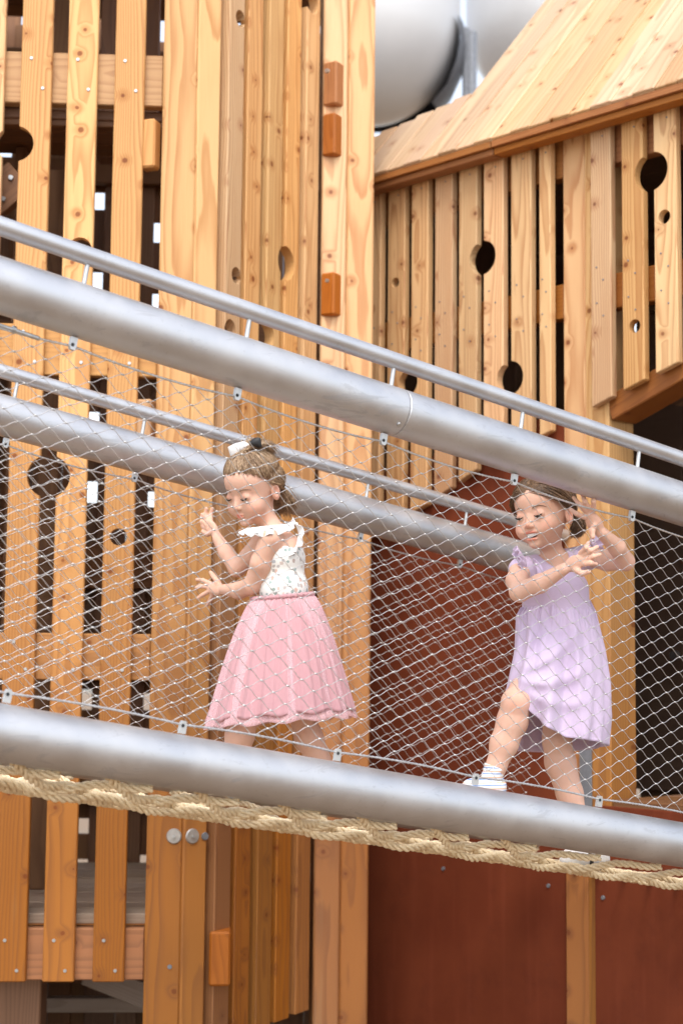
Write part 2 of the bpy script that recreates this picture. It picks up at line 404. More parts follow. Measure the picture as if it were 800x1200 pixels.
# the inside: back wall with slits, side wall, decks, braces
PK = VP(PA.pt(0, 0, 1.75), math.radians(3)); PK.o.z = 0
kz0, kz1 = .02, 4.6
gaps = [PK.s_at(113, 330), PK.s_at(187, 330), PK.s_at(2, 330)]
s = PK.s_at(-150, 330); smax = PK.s_at(395, 330)
edges = sorted(gaps)
while s < smax:
    e = min(s + .135, smax)
    nxt = [gp for gp in edges if s - .001 < gp - .028 < e + .06]
    if nxt: e = nxt[0] - .028
    if e - s > .02: upright('back_board', M_IN, tower, PK, s, e - .003, kz0, kz1, .03, 0)
    s = nxt[0] + .028 if nxt else e
# boards behind the slits leave only dashes of daylight
OPEN = {0: [(172, 187)], 1: [(8, 18), (222, 243), (316, 347), (481, 497), (563, 588), (808, 832), (960, 978), (1008, 1036)],
        2: [(-60, 43), (256, 280), (340, 368), (574, 592), (812, 832), (1003, 1038)]}
for gi, gp in enumerate(edges):
    ys = [-220] + [v for ab in OPEN[gi] for v in ab] + [1300]
    for i in range(0, len(ys), 2):
        z1, z0 = PK.z_at(120, ys[i]), max(.02, PK.z_at(120, ys[i + 1]))
        if z1 > z0: upright('back_board', M_IN, tower, PK, gp - .045, gp + .045, z0, z1, .03, .034)
for ya, yb in ((62, 118), (190, 218), (380, 440), (640, 690), (742, 797), (890, 940), (1090, 1150)):
    level('back_rail', M_IN, tower, PK, PK.s_at(-150, 330), smax, PK.z_at(120, yb), PK.z_at(120, ya), .04, -.045)
PS = VP(PA.pt(PA.s_at(-135, 600), 0), math.radians(93)); PS.o.z = 0
for i in range(12): upright('side_board', M_IN, tower, PS, .06 + i * .14, .06 + i * .14 + .135, 0.02, kz1, .03, 0)
# decks
def deck(z, mat, name='deck_board', k0=.09, k1=1.70, w=.14):
    k = k0; x0, x1 = PA.s_at(-125, 600), PA.s_at(180, 600) + .4
    while k + w < k1 + .02:
        slab(name, mat, tower, PA, x0, x1 - .34 + (k - k0) * .50, k, k + w - .006, z + random.uniform(-.001, .001), .035); k += w
zdk = zA(1075)
deck(zdk, M_DECK); deck(zA(128) + .03, M_IN, k1=.5); deck(ZTOP + .45, M_IN)
level('joist', M_BEAM, tower, PA, sL, sR, zA(1088), zdk - .036, .05, .09)
level('joist', M_IN, tower, PA, sL, sR, zA(137), zA(120), .06, .10)
level('ledger', M_DECK, tower, PA.off(.9), sL, sR + .1, PA.off(.9).z_at(100, 1187), PA.off(.9).z_at(100, 1170), .06)
upright('inner_post', M_IN, tower, PA.off(.25), PA.off(.25).s_at(-25, 1100), PA.off(.25).s_at(50, 1100), 0, zA(1151) - .01, .18, bev=.005)
upright('inner_post', M_IN, tower, PA.off(.7), PA.off(.7).s_at(55, 200), PA.off(.7).s_at(78, 200), zdk, zA(128), .10)
upright('inner_post', M_IN, tower, PA.off(.4), PA.off(.4).s_at(18, 200), PA.off(.4).s_at(30, 200), zdk, zA(128) - .01, .10)
upright('inner_post', M_IN, tower, PA.off(.5), PA.off(.5).s_at(60, 50), PA.off(.5).s_at(82, 50), zA(120), ZTOP + .4, .10)
upright('inner_post', M_IN, tower, PA.off(.6), PA.off(.6).s_at(118, 50), PA.off(.6).s_at(136, 50), zA(120), ZTOP + .4, .10)
upright('inner_post', M_IN, tower, PA.off(.6), PA.off(.6).s_at(170, 50), PA.off(.6).s_at(186, 50), zA(120), ZTOP + .4, .10)
def brace(pl, xa, ya, xb, yb, w, t, mat, name='brace'):
    a, b = pl.hit(xa, ya), pl.hit(xb, yb); Z = (b - a).normalized(); Y = pl.n; X = Y.cross(Z)
    return board(name, mat, tower, a - X * w / 2, X, Y, Z, w, t, (b - a).length)
brace(PA.off(.12), -60, 275, 24, 205, .13, .06, M_IN)
brace(PA.off(.6), 100, 1140, 200, 1180, .09, .05, M_DECK)
for x, y in ((13, 208), (4, 233)): disc('bolt', M_SCREW, tower, PA.off(.115).hit(x, y), -PA.n, .010, .008, 12)

# ================================================================== HOUSE (right)
house = empty('play_house', PC.pt(0, 0), 'larch play house with sloping board roof above dark red panels', 'play house')
edges_x = [(a_, b_ - (5.0 + (a_ - 400) * .007)) for a_, b_ in [(402, 424), (427, 451), (454, 479), (481.5, 506.5), (509, 535), (537, 564), (566, 595), (598, 628), (631, 651), (691.5, 722), (728, 760.5), (766, 800), (805, 841), (846, 884)]]
cutx = [400, 440, 505, 565, 640, 705, 745, 780, 900]; cuty = [650, 626, 588, 545, 507, 470, 449, 431, 368]
def cut(x): return float(np.interp(x, cutx, cuty))
HC = [hole_in(PC, 762, 201, 23), hole_in(PC, 777.5, 254, 8.5), hole_in(PC, 743, 382, 8), hole_in(PC, 565, 302, 20), hole_in(PC, 597, 443, 20), hole_in(PC, 463, 331, 6), hole_in(PC, 478, 448, 15)]
zE = PC.z_at(620, 162)
zb = []
for a, b in edges_x:
    # bottoms are sawn along one sloping line
    zb.append((PC.z_at(a + (600 - cut(a) - 300) * 0, cut(a)), PC.z_at(b, cut(b))))
slat_row(PC, edges_x, zb, zE + .02, .032, house, M_SLAT, HC, yref=300)
# screws on the slatted wall
for a, b in edges_x[1:12]:
    s0, s1 = PC.s_at(a, 300), PC.s_at(b, 300)
    for yy in (175, 335, 375):
        z = PC.z_at(600, yy)
        for q in (.3, .62):
            disc('screw', M_BRKT, house, PC.pt(s0 + (s1 - s0) * q, z - (.05 if q > .5 else 0), -.001), -PC.n, .0035, .003, 8)
sC0, sC1 = PC.s_at(400, 300), PC.s_at(884, 300)
sP0, sP1 = PC.s_at(652, 520), PC.s_at(705, 520)
zr1, zr0 = PC.z_at(722, 315), PC.z_at(722, 357)
for (a, b) in ((sC0, sP0 - .002), (sP1 + .002, sC1)):
    level('rail', M_BEAM, house, PC, a, b, zr0, zr1, .05, .045)
    level('rail', M_BEAM, house, PC, a, b, zE - .17, zE + .0, .05, .045)
# main post: two planks glued, right cheek visible under the beam
sPm = PC.s_at(678, 520)
upright('post', M_POST, house, PC, sP0, sPm - .001, 0, zE, .15, .040, bev=.004)
upright('post', M_POST, house, PC, sPm, sP1, 0, zE, .15, .038, bev=.004)
# steel angle next to the post (seen behind the right girl's legs)
upright('steel_angle', M_BRKT, house, PC, PC.s_at(672, 900), PC.s_at(686, 900), PC.z_at(680, 960), PC.z_at(680, 800), .006, .030, bev=.001)
# sloping stringer under the slats
pA_, pB_ = PC.off(.043).hit(705, 468), PC.off(.043).hit(800, 412)
Zb = (pB_ - pA_).normalized(); Yb = PC.n; Xb = Yb.cross(Zb)
hb = (PC.off(.043).hit(705, 468) - PC.off(.043).hit(705, 499)).length * .93
Xd = -Xb if Xb.z > 0 else Xb
bm_ = board('stringer', M_BEAM, house, pA_ + Zb * .012, Yb.cross(Zb) if (Yb.cross(Zb)).z < 0 else -(Yb.cross(Zb)), Yb, Zb, hb, .14, 1.6, bev=.004)
# inner room behind the slats (dark), with one bright slit
PQ = PC.off(1.45)
zq0 = PC.z_at(700, 960); gq = PQ.s_at(738, 395)
sx = PQ.s_at(380, 400) - .3; send = PQ.s_at(900, 400) + .8
while sx < send:
    e = sx + .16
    if sx < gq - .02 < e: e = gq - .02
    upright('inner_board', M_DARK, house, PQ, sx, e - .003, .02, zE + .05, .03)
    sx = gq + .03 if abs(e - (gq - .02)) < 1e-6 else e
zg0, zg1 = PQ.z_at(740, 425), PQ.z_at(740, 372)
level('inner_rail', M_DARK, house, PQ, gq - .3, gq + .3, zq0, zg0, .03, -.035)
level('inner_rail', M_DARK, house, PQ, gq - .3, gq + .3, zg1, zE + .05, .03, -.035)
for i in range(9): slab('ceiling_board', M_DARK, house, PC, sC0 - .07, sC1 + .3, .10 + i * .1498, .10 + i * .1498 + .149, zE + .035, .025)
PL_ = VP(PC.pt(sC0 - .02, 0, .1), math.atan2(PC.n.y, PC.n.x)); PL_.o.z = 0
for i in range(9): upright('inner_board', M_DARK, house, PL_, i * .15, i * .15 + .147, .02, zE, .03)
PR_ = VP(PC.pt(sC1 + .35, 0, .1), math.atan2(PC.n.y, PC.n.x)); PR_.o.z = 0
for i in range(9): upright('inner_board', M_DARK, house, PR_, i * .15, i * .15 + .147, .02, zE, .03)
# floor of the upper room follows the stringer; soffit boards
for i in range(10):
    k0 = .19 + i * .125
    a0 = PC.pt(sP1 + .01, 0, k0); 
    z_s = pA_.z + .02
    board('soffit_board', M_DARK, house, Vector((a0.x, a0.y, z_s)), PC.n, -(Yb.cross(Zb)) if (Yb.cross(Zb)).z < 0 else (Yb.cross(Zb)), Zb, .122, .03, 1.6)
# doorway floor
zfl = PC.z_at(760, 941)
for i in range(9):
    slab('floor_board', M_IN, house, PC, sP1 + .01, sC1 + .3, .035 + i * .145, .035 + i * .145 + .14, zfl, .035)
disc('door_handle', M_SCREW, house, PC.off(1.3).hit(790, 768), -PC.n, .02, .03, 14)
# red panels
zred = PC.z_at(693, 944)
PR1 = PC.off(.05)
def redpanel(s0, s1, z0, ztop_l, ztop_r, k, t=.018):
    o = board('red_panel', M_RED, house, PC.pt(s0, z0, k), PC.d, PC.n, ZV, s1 - s0, t, ztop_l - z0, top=ztop_r - ztop_l, bev=.002)
    return o
sm = PC.s_at(520, 600)
redpanel(PC.s_at(395, 700), sP0 - .003, 0.02, PC.z_at(452, 560), PC.z_at(640, 480), .055)
redpanel(PC.s_at(693, 1050), sC1 + .3, 0.02, zred, zred, .016)
for x, y, pl in ((519, 1018, .053), (642, 1038, .053), (706, 1052, .014)):
    disc('bolt', M_BRKT, house, PC.off(pl).hit(x, y), -PC.n, .008, .006, 12)
# roof
PE = PC.off(-.09)
zEv = PE.z_at(620, 148)
ALF = math.radians(49)
Zr = (PC.n * math.cos(ALF) + ZV * math.sin(ALF)).normalized(); Yr = Zr.cross(PC.d)
def proj(p):
    v = p - CAM; z = v.dot(_F); return 400 + FP * v.dot(_R) / z, 600 - FP * v.dot(_U) / z
s = PC.s_at(380, 240); i = 0
while s < PC.s_at(800, 100) + .55:
    o = PE.pt(s, zEv)
    w = .118
    x_e, y_e = proj(o)
    if x_e < 483:
        L = .1
        for _ in range(200):
            X_, Y_ = proj(o + Zr * L)
            if Y_ < 158 - (X_ - 440) * .444: break
            L += .005
    else: L = 2.6
    board('roof_board', M_ROOF, house, o + Yr * (.0 if i % 2 else -.004), PC.d, Yr, Zr, .0925, .024, L, bev=.003)
    s += .093; i += 1
# fascia boards under the eave, butted at a joint
sj = PE.s_at(573, 170); sA0, sA1 = PC.s_at(380, 240), PC.s_at(800, 100) + .55
for a, b in ((sA0, sj - .003), (sj + .003, sA1)):
    board('fascia', M_BEAM, house, PE.pt(a, zEv - .033) + PC.n * .006, PC.n, ZV, PC.d, .075, .026, b - a, bev=.002)
    board('fascia', M_BEAM, house, PE.pt(a, zEv - .058) + PC.n * .022, PC.n, ZV, PC.d, .06, .024, b - a, bev=.002)
# back slope of the roof
Zr2 = (-PC.n * math.cos(ALF) + ZV * math.sin(ALF)).normalized()

# ================================================================== white tanks behind
def tank(cx, cy_bot, rpx, dist, label, extra):
    c = at(cx, cy_bot, dist); R = rpx * dist / FP
    V = []; F = []; seg = 48; prof = []
    for i in range(13): a = math.pi / 2 * i / 12; prof.append((R * math.sin(a), -R * 1.05 * math.cos(a)))
    for z in (.3, 1.2, 2.6, 2.9): prof.append((R, z))
    for i in range(1, 8): a = math.pi / 2 * i / 7; prof.append((R * math.cos(a), 2.9 + R * .6 * math.sin(a)))
    for r_, z_ in prof:
        for j in range(seg):
            t = 2 * math.pi * j / seg; V.append((c.x + max(r_, .001) * math.cos(t), c.y + max(r_, .001) * math.sin(t), c.z + z_))
    for i in range(len(prof) - 1):
        for j in range(seg): k = (j + 1) % seg; F.append((i * seg + j, i * seg + k, (i + 1) * seg + k, (i + 1) * seg + j))
    root = empty('storage_tank', (c.x, c.y, 0), label, 'tank', 'white tanks behind the play house')
    world_obj('shell', V, F, M_TANK, root)
    # skirt ring and legs
    b = Batch()
    for t in (math.pi - .9, math.pi, math.pi + .9):
        if extra: t = t - math.pi
        V2, F2 = tube_np([(c.x + R * .85 * math.cos(t), c.y + R * .85 * math.sin(t), z) for z in (0, c.z - R * .5)], .06, 10)
        bb = Batch(); bb.add(V2, F2); bb.obj('leg', M_BRKT, root)
    return c, R, root
tc, tR, troot = tank(433, 35, 110, 13.0, 'white tank with rounded bottom showing between the tower and the sloping roof', 0)
tank(640, 28, 98, 15.5, 'farther pale white tank, partly hidden by the roof edge at its right', 1)
# dark cradle under the first tank and the grey bracket
V = []; F = []; seg = 48
for i, (fr_, zz) in enumerate(((1.0, 0), (1.03, -.25), (.985, -.5), (.875, -.75), (.70, -.93))):
    for j in range(seg):
        t = -.45 + 3.5 * j / (seg - 1); V.append((tc.x + .03 + tR * fr_ * math.cos(t), tc.y + .0 + tR * fr_ * math.sin(t), tc.z + zz * tR))
for i in range(4):
    for j in range(seg - 1): k = j + 1; F.append((i * seg + j, i * seg + k, (i + 1) * seg + k, (i + 1) * seg + j))
o = world_obj('cradle', V, F, M_SKIRT, troot)
pb = at(549.5, 100, 12.9)
for dx, w in ((-.028, .03), (.018, .045)):
    b = Batch(); b.add(*tube_np([(pb.x + dx, pb.y, 0), (pb.x + dx, pb.y, at(549, 33 if dx < 0 else 38, 12.9).z)], w, 8)); b.obj('bracket', M_BRKT, troot)

# ================================================================== ROPE BRIDGE
Dv = (ray(3354, 1412)).normalized()
nl = Vector((-Dv.y, Dv.x, 0)).normalized()                # lateral, away from the viewer
hv = Dv.cross(nl).normalized()
QF, QB = 3.25, 3.25 * 1.366
PF = VP(CAM + nl * QF, 0); PF.d = Vector((Dv.x, Dv.y, 0)).normalized(); PF.n = nl
OF = PF.hit(0, 334)
WB = QB - QF
def Bp(s, l, h): return OF + Dv * s + nl * l + hv * h
def h_of(px, py): return (PF.hit(px, py) - OF).dot(hv)
def s_of(px, py, l=0):
    pl = VP(CAM + nl * (QF + l), 0); pl.d = PF.d; pl.n = nl; return (pl.hit(px, py) - OF - nl * l).dot(Dv)
HL = (h_of(0, 858.3) + h_of(740, 980.3)) / 2
HR = (h_of(0, 265) + h_of(740, 517.5)) / 2
HCU = (h_of(93, 401) + h_of(747, 605)) / 2; HCL = (h_of(83, 827 - 8) + h_of(747, 948)) / 2
RP, RR = .0605, .0212
S0, S1 = -1.2, s_of(800, 570) + 1.0
SB1 = s_of(664, 674, WB)
print('bridge', HL, HR, HCU, HCL, S0, S1, SB1)
bridge = empty('net_bridge', Bp(1, WB / 2, HL - .2), 'sloping bridge of thick steel pipes with wire net sides and rope floor', 'bridge')
def tube_part(name, a, b, r, mat, parent, seg=40, n=2):
    L_ = (b - a).length; e_ = min(.004, L_ * .1) / L_
    bt = Batch(); bt.tube([a + (b - a) * f for f in (0, e_, 2 * e_, .5, 1 - 2 * e_, 1 - e_, 1)], r, seg); o = bt.obj(name, mat, parent)
    me = o.data
    for p in me.polygons:
        if len(p.vertices) > 4: p.use_smooth = False
    return o
sj = s_of(463, 492)
for l, s_end in ((0, S1), (WB, SB1)):
    for h in (0, HL):
        if l == 0 and h == 0:
            tube_part('beam_pipe', Bp(S0, l, h), Bp(sj - .0008, l, h), RP, M_STEEL, bridge)
            tube_part('beam_pipe', Bp(sj + .0008, l, h), Bp(s_end, l, h), RP, M_STEEL, bridge)
            tube_part('joint_sleeve', Bp(sj - .05, l, h), Bp(sj + .05, l, h), RP - .0015, M_STEEL, bridge)
        else: tube_part('beam_pipe', Bp(S0, l, h), Bp(s_end, l, h), RP, M_STEEL, bridge)
    tube_part('handrail', Bp(S0, l, HR), Bp(s_end - (0 if l == 0 else .03), l, HR), RR, M_STEEL, bridge, 24)
pj = Bp(sj - .018, -RP * .75, -RP * .7); disc('grub_screw', M_SCREW, bridge, pj, (-nl - hv * .9), .006, .006, 10)
# stanchions and cable clips
cl = [s_of(x, y) for x, y in ((101, 320), (290, 383), (460, 440), (610, 491), (747, 540))]
step = (cl[-1] - cl[0]) / 4
sts = [cl[0] + step * i for i in range(-2, 8) if S0 < cl[0] + step * i < S1]
clb = s_of(20, 452, WB)
def clip(s, l, h, up):
    b = Batch(); d_ = 1 if up else -1
    c = Bp(s, l, h)
    w, t, H = .0080, .005, .042
    base = Bp(s, l, h - d_ * .012)
    pts = []
    prof = [(-w, -d_ * .012), (w, -d_ * .012), (w, d_ * .010), (w * .6, d_ * .017), (-w * .6, d_ * .017), (-w, d_ * .010)]
    V = [Bp(s + a, l - t, h + q) for a, q in prof] + [Bp(s + a, l + t, h + q) for a, q in prof]; n = 6
    F = [tuple(range(n)), tuple(range(2 * n - 1, n - 1, -1))] + [(i, i + n, (i + 1) % n + n, (i + 1) % n) for i in range(n)]
    o = world_obj('cable_clip', V, F, M_CLIP, bridge, smooth=False)
    disc('bore', M_HOLE, o, Bp(s - .002, l - t - .0005, h + d_ * .006), -nl, .0042, .002, 12)
gu = RP + .010
hcu, hcl = -(RP + .018), HL + RP + .018
for s in sts:
    tube_part('stanchion', Bp(s, 0, RP - .004), Bp(s, 0, HR - RR + .004), .0055, M_CLIP, bridge, 12)
    clip(s, 0, hcu + .004, False); clip(s, 0, hcl - .004, True)
sB = [clb + step * i for i in range(-2, 8) if S0 < clb + step * i < SB1 - .05]
for s in sB:
    tube_part('stanchion', Bp(s, WB, RP - .004), Bp(s, WB, HR - RR + .004), .0055, M_CLIP, bridge, 12)
    clip(s, WB, hcu + .004, False); clip(s, WB, hcl - .004, True)
# edge cables and net
def cable_h(s, s0, up):                         # the cable bows away from the pipe between clips
    u = ((s - s0) / step) % 1.0; b = 4 * u * (1 - u) * .010
    return hcu - .004 - b if up else hcl + .004 + b * .6
def cable(l, s_end, s0, up):
    b = Batch(); n = int((s_end - S0) / .012)
    for k in range(3):                          # three strands laid round each other
        P = []
        for i in range(n):
            s = S0 + (s_end - S0) * i / (n - 1); a = 2 * math.pi * (s / .03 + k / 3)
            P.append(Bp(s, l + .0016 * math.cos(a), cable_h(s, s0, up) + .0016 * math.sin(a)))
        b.tube(P, .0019, 5)
    o = b.obj('edge_cable', M_WIRE, bridge); return o
NA = .0735
def net(l, s_end, s0):
    b = Batch(); kb = Batch()
    rows = 36; n = int((s_end - S0) / (NA / 2)) - 1
    def kp(i, j):
        s = S0 + .01 + i * NA / 2; f = j / rows
        h = cable_h(s, s0, False) * (1 - f) + cable_h(s, s0, True) * f
        # slack: cells are uneven
        h += .0022 * mnoise.noise(Vector((s * 9, h * 9, l))) ; ds = .004 * mnoise.noise(Vector((s * 5 + 7, h * 7, l + 3)))
        dl = .004 * mnoise.noise(Vector((s * 3, h * 3, l + 9))) * math.sin(math.pi * f)
        return s + ds, l + dl, h
    K = {}
    for i in range(n + 1):
        for j in range(rows + 1):
            if (i + j) % 2 == 0: K[i, j] = kp(i, j)
    ts = [0, .12, .3, .5, .7, .88, 1.0]
    S_ = [t - .085 * math.sin(2 * math.pi * t) for t in ts]
    for (i, j), a in K.items():
        for dj in (1, -1):
            c = K.get((i + 1, j + dj))
            if c is None: continue
            P = [Bp(a[0] + (c[0] - a[0]) * t, a[1] + (c[1] - a[1]) * t, a[2] + (c[2] - a[2]) * q) for t, q in zip(ts, S_)]
            b.tube(P, .00088, 4, caps=False)
        if 0 < j < rows:
            P = [Bp(a[0] + q, a[1], a[2]) for q in (-.0035, -.002, .002, .0035)]
            kb.tube(P, [.0012, .0023, .0023, .0012], 6)
    o = b.obj('wire_net', M_WIRE, bridge, smooth=True); tag(o, kind='stuff')
    k = kb.obj('net_ferrule', M_CLIP, o, smooth=False); tag(k, kind='stuff')
for l, s_end, s0 in ((0, S1, cl[0]), (WB, SB1 - .02, clb)):
    cable(l, s_end, s0, True); cable(l, s_end, s0, False); net(l, s_end, s0)
tube_part('cable_terminal', Bp(s_of(-40, 375), 0, hcu - .006), Bp(s_of(46, 396), 0, cable_h(s_of(46, 396), cl[0], True)), .0052, M_SCREW, bridge, 12)
tube_part('terminal_nut', Bp(s_of(14, 388), -.0, hcu - .007), Bp(s_of(18, 389), 0, hcu - .008), .0085, M_SCREW, bridge, 6)

# rope floor: twisted three-strand ropes crossing in diamonds between the lower pipes
def floor_h(l):
    u = abs(2 * l / WB - 1); return HL - .049 - .058 * (1 - u ** 8)
RRAD = .0100
def twisted(P, rad, pitch, name, parent, mat=M_ROPE, M=None):
    P = np.asarray([tuple(p) for p in P], float)
    # resample
    seg = np.linalg.norm(np.diff(P, axis=0), axis=1); L = np.concatenate([[0], np.cumsum(seg)]); n = max(8, int(L[-1] / .0065))
    t = np.linspace(0, L[-1], n); Q = np.stack([np.interp(t, L, P[:, k]) for k in range(3)], 1)
    T = np.gradient(Q, axis=0); T /= np.linalg.norm(T, axis=1)[:, None]
    up = np.array([0, 0, 1.]) if abs(T[0][2]) < .85 else np.array([1., 0, 0])
    A = np.cross(T, up); A /= np.linalg.norm(A, axis=1)[:, None]; B = np.cross(T, A)
    V = []; F = []; n0 = 0
    for k in range(3):
        a = 2 * np.pi * (t / pitch + k / 3)
        C_ = Q + rad * .60 * (np.cos(a)[:, None] * A + np.sin(a)[:, None] * B)
        v, f = tube_np(C_, rad * .47, 6); V.append(v); F += [tuple(i + n0 for i in ff) for ff in f]; n0 += len(v)
    return np.concatenate(V), F
def rope_shape(sgn):
    P = []
    N = 60; tot = WB * 1.9
    for i in range(N + 1):
        f = i / N; l = .012 + (WB - .024) * f
        ph = f * tot / .105 * math.pi * 2 * .5
        P.append(Dv * (sgn * tot * (f - .5)) + nl * l + hv * (floor_h(l) + sgn * .010 * math.cos(ph)))
    return P
FLS = .225
for sgn in (1, -1):
    P = rope_shape(sgn); V, F = twisted(P, RRAD, .060, 'rope', bridge)
    me = mesh_from('rope', V, F, True)
    s = S0 + .3; 
    while s < S1 - .2:
        o = link('rope', me, M_ROPE, bridge, Matrix.Translation(OF + Dv * (s + (0 if sgn > 0 else FLS / 2))))
        s += FLS
for l, hh in ((.13, -.010), (.60, 0), (WB - .13, -.010)):
    P = [Bp(S0 + .1 + (S1 - S0 - .2) * i / 120, l + .008 * math.sin(i * 1.1), floor_h(l) + hh + .009 * math.sin(i * .9 + l * 20)) for i in range(121)]
    V, F = twisted(P, RRAD, .060, 'rope', bridge)
    world_obj('edge_rope', V, F, M_ROPE, bridge)
#GIRLS
# ================================================================== THE TWO GIRLS
import openvdb as vdb
class SDF:
    """smooth union of limbs and ellipsoids on a grid, turned into one continuous surface"""
    def __init__(s, lo, hi, h):
        s.h = h; s.lo = np.array(lo, float); n = np.ceil((np.array(hi) - s.lo) / h).astype(int) + 1
        s.n = n; s.D = np.full(n, .05, np.float32)
        s.ax = [s.lo[i] + h * np.arange(n[i]) for i in range(3)]
    def _box(s, lo, hi):
        a = np.clip(((lo - s.lo) / s.h).astype(int), 0, s.n); b = np.clip(((hi - s.lo) / s.h).astype(int) + 2, 0, s.n)
        sl = tuple(slice(int(a[i]), int(b[i])) for i in range(3))
        return sl, np.meshgrid(*[s.ax[i][sl[i]] for i in range(3)], indexing='ij', sparse=True)
    def _put(s, sl, d, k, op):
        A = s.D[sl]; d = d.astype(np.float32)
        if A.size == 0: return
        if op == 'add':
            h = np.clip(.5 + .5 * (d - A) / k, 0, 1); R_ = d * (1 - h) + A * h - k * h * (1 - h)
        elif op == 'sub':
            h = np.clip(.5 - .5 * (A + d) / k, 0, 1); R_ = A * (1 - h) + (-d) * h + k * h * (1 - h)
        s.D[sl] = np.minimum(R_, .05)
    def cone(s, a, b, ra, rb, k=.012, op='add'):
        a = np.array(a, float); b = np.array(b, float); m = max(ra, rb) + .055
        sl, (X, Y, Z) = s._box(np.minimum(a, b) - m, np.maximum(a, b) + m)
        ab = b - a; L2 = ab.dot(ab) + 1e-12
        t = np.clip(((X - a[0]) * ab[0] + (Y - a[1]) * ab[1] + (Z - a[2]) * ab[2]) / L2, 0, 1)
        d = np.sqrt((X - a[0] - t * ab[0]) ** 2 + (Y - a[1] - t * ab[1]) ** 2 + (Z - a[2] - t * ab[2]) ** 2) - (ra + (rb - ra) * t)
        s._put(sl, d, k, op)
    def chain(s, pts, rs, k=.012):
        for i in range(len(pts) - 1): s.cone(pts[i], pts[i + 1], rs[i], rs[i + 1], k)
    def ell(s, c, r, Rm=None, k=.012, op='add'):
        c = np.array(c, float); r = np.array(r, float); m = r.max() + .055
        sl, (X, Y, Z) = s._box(c - m, c + m)
        X = X - c[0]; Y = Y - c[1]; Z = Z - c[2]
        if Rm is not None:
            M = np.array(Rm); X, Y, Z = (M[0, i] * X + M[1, i] * Y + M[2, i] * Z for i in range(3))
        k0 = np.sqrt((X / r[0]) ** 2 + (Y / r[1]) ** 2 + (Z / r[2]) ** 2); k1 = np.sqrt((X / r[0] ** 2) ** 2 + (Y / r[1] ** 2) ** 2 + (Z / r[2] ** 2) ** 2) + 1e-9
        s._put(sl, k0 * (k0 - 1) / k1, k, op)
    def mesh(s):
        g = vdb.FloatGrid(.05); g.copyFromArray(s.D); P, Q = g.convertToQuads(isovalue=0.0)
        P = P * s.h + s.lo
        # outward winding
        V = P; Q = np.asarray(Q)
        a, b, c = V[Q[:, 0]], V[Q[:, 1]], V[Q[:, 2]]
        vol = np.einsum('ij,ij->i', a - V.mean(0), np.cross(b - V.mean(0), c - V.mean(0))).sum()
        if vol < 0: Q = Q[:, ::-1]
        return P, Q

def skin_mat():
    s = NT('fair_skin'); a = s.n('Attribute', attribute_name='tint').outputs['Color']
    g_ = s.n('NewGeometry').outputs['Position']; n = s.noise(g_, 30, 3); n2 = s.noise(g_, 400, 2)
    c = s.mix(s.ss(n, .3, .7), (.68, .42, .315, 1), (.66, .395, .285, 1))
    c = s.mix(1.0, c, a, 'MULTIPLY'); s.set(c, .6, Subsurface_Weight=.15, Subsurface_Scale=.01, Specular_IOR_Level=.25)
    s.b.inputs['Subsurface Radius'].default_value = (1, .35, .2); s.bump(n2, .08, .0006); return s.m
M_SKIN = skin_mat()
def hair_mat(nm, a, b):
    s = NT(nm); g_ = s.obco(); n = s.noise(g_, 160, 3, .6); n2 = s.noise(g_, 14, 2)
    s.set(s.mix(s.ss(s.math('ADD', s.math('MULTIPLY', n, .6), s.math('MULTIPLY', n2, .4)), .38, .62), (*a, 1), (*b, 1)), .42, Specular_IOR_Level=.5); return s.m
M_HAIR1 = hair_mat('light_brown_hair', (.21, .125, .065), (.48, .33, .20))
M_HAIR2 = hair_mat('dark_brown_hair', (.075, .042, .023), (.22, .13, .07))
def cloth(nm, c, c2, scale=300, rough=.85, trans=0., bump=.35):
    s = NT(nm); g_ = s.obco(); n = s.noise(g_, scale, 3, .6); n2 = s.noise(g_, 8, 3)
    s.set(s.mix(s.math('ADD', s.math('MULTIPLY', n, .6), s.math('MULTIPLY', n2, .4)), (*c2, 1), (*c, 1)), rough, Specular_IOR_Level=.2)
    s.bump(n, bump, .001)
    s.b.inputs['Sheen Weight'].default_value = .25
    if trans:
        tr = s.n('BsdfTranslucent'); s.put(tr.inputs[0], (*c, 1)); mx = s.n('MixShader'); mx.inputs[0].default_value = trans
        s.t.links.new(s.b.outputs[0], mx.inputs[1]); s.t.links.new(tr.outputs[0], mx.inputs[2])
        s.t.links.new(mx.outputs[0], s.t.nodes['Material Output'].inputs[0])
    return s.m
M_LAV = cloth('lavender_cotton', (.65, .53, .69), (.57, .455, .61), trans=.12)
M_PINK = cloth('pink_tulle', (.71, .42, .44), (.62, .34, .365), trans=.3, bump=.2)
M_WHITE = cloth('white_cotton', (.80, .79, .77), (.70, .69, .68))
def tulle_mat():
    s = NT('pink_tulle_overlay'); n = s.noise(s.obco(), 600, 2)
    s.set((.85, .55, .58), .8); s.put(s.b.inputs['Alpha'], s.ss(n, .35, .65, .2, .65)); return s.m
M_TULLE = tulle_mat()
def print_mat():
    s = NT('printed_white_cotton'); g_ = s.obco()
    v = s.n('TexVoronoi', feature='F1'); v.inputs['Scale'].default_value = 62; s.put(v.inputs['Vector'], g_)
    cx = s.xyz(v.outputs['Color']); nz = s.noise(g_, 190, 2)
    m = s.math('MULTIPLY', s.math('LESS_THAN', s.math('ADD', v.outputs['Distance'], s.math('MULTIPLY', s.math('SUBTRACT', nz, .5), .5)), .36), s.math('GREATER_THAN', cx[0], .08))
    col = s.ramp(cx[1], [(0, (.10, .20, .16)), (.3, (.16, .30, .30)), (.5, (.55, .25, .18)), (.7, (.62, .42, .33)), (1, (.25, .30, .36))])
    s.set(s.mix(s.math('MULTIPLY', m, .7), (.78, .77, .73, 1), col), .85, Specular_IOR_Level=.2); return s.m
M_PRINT = print_mat()
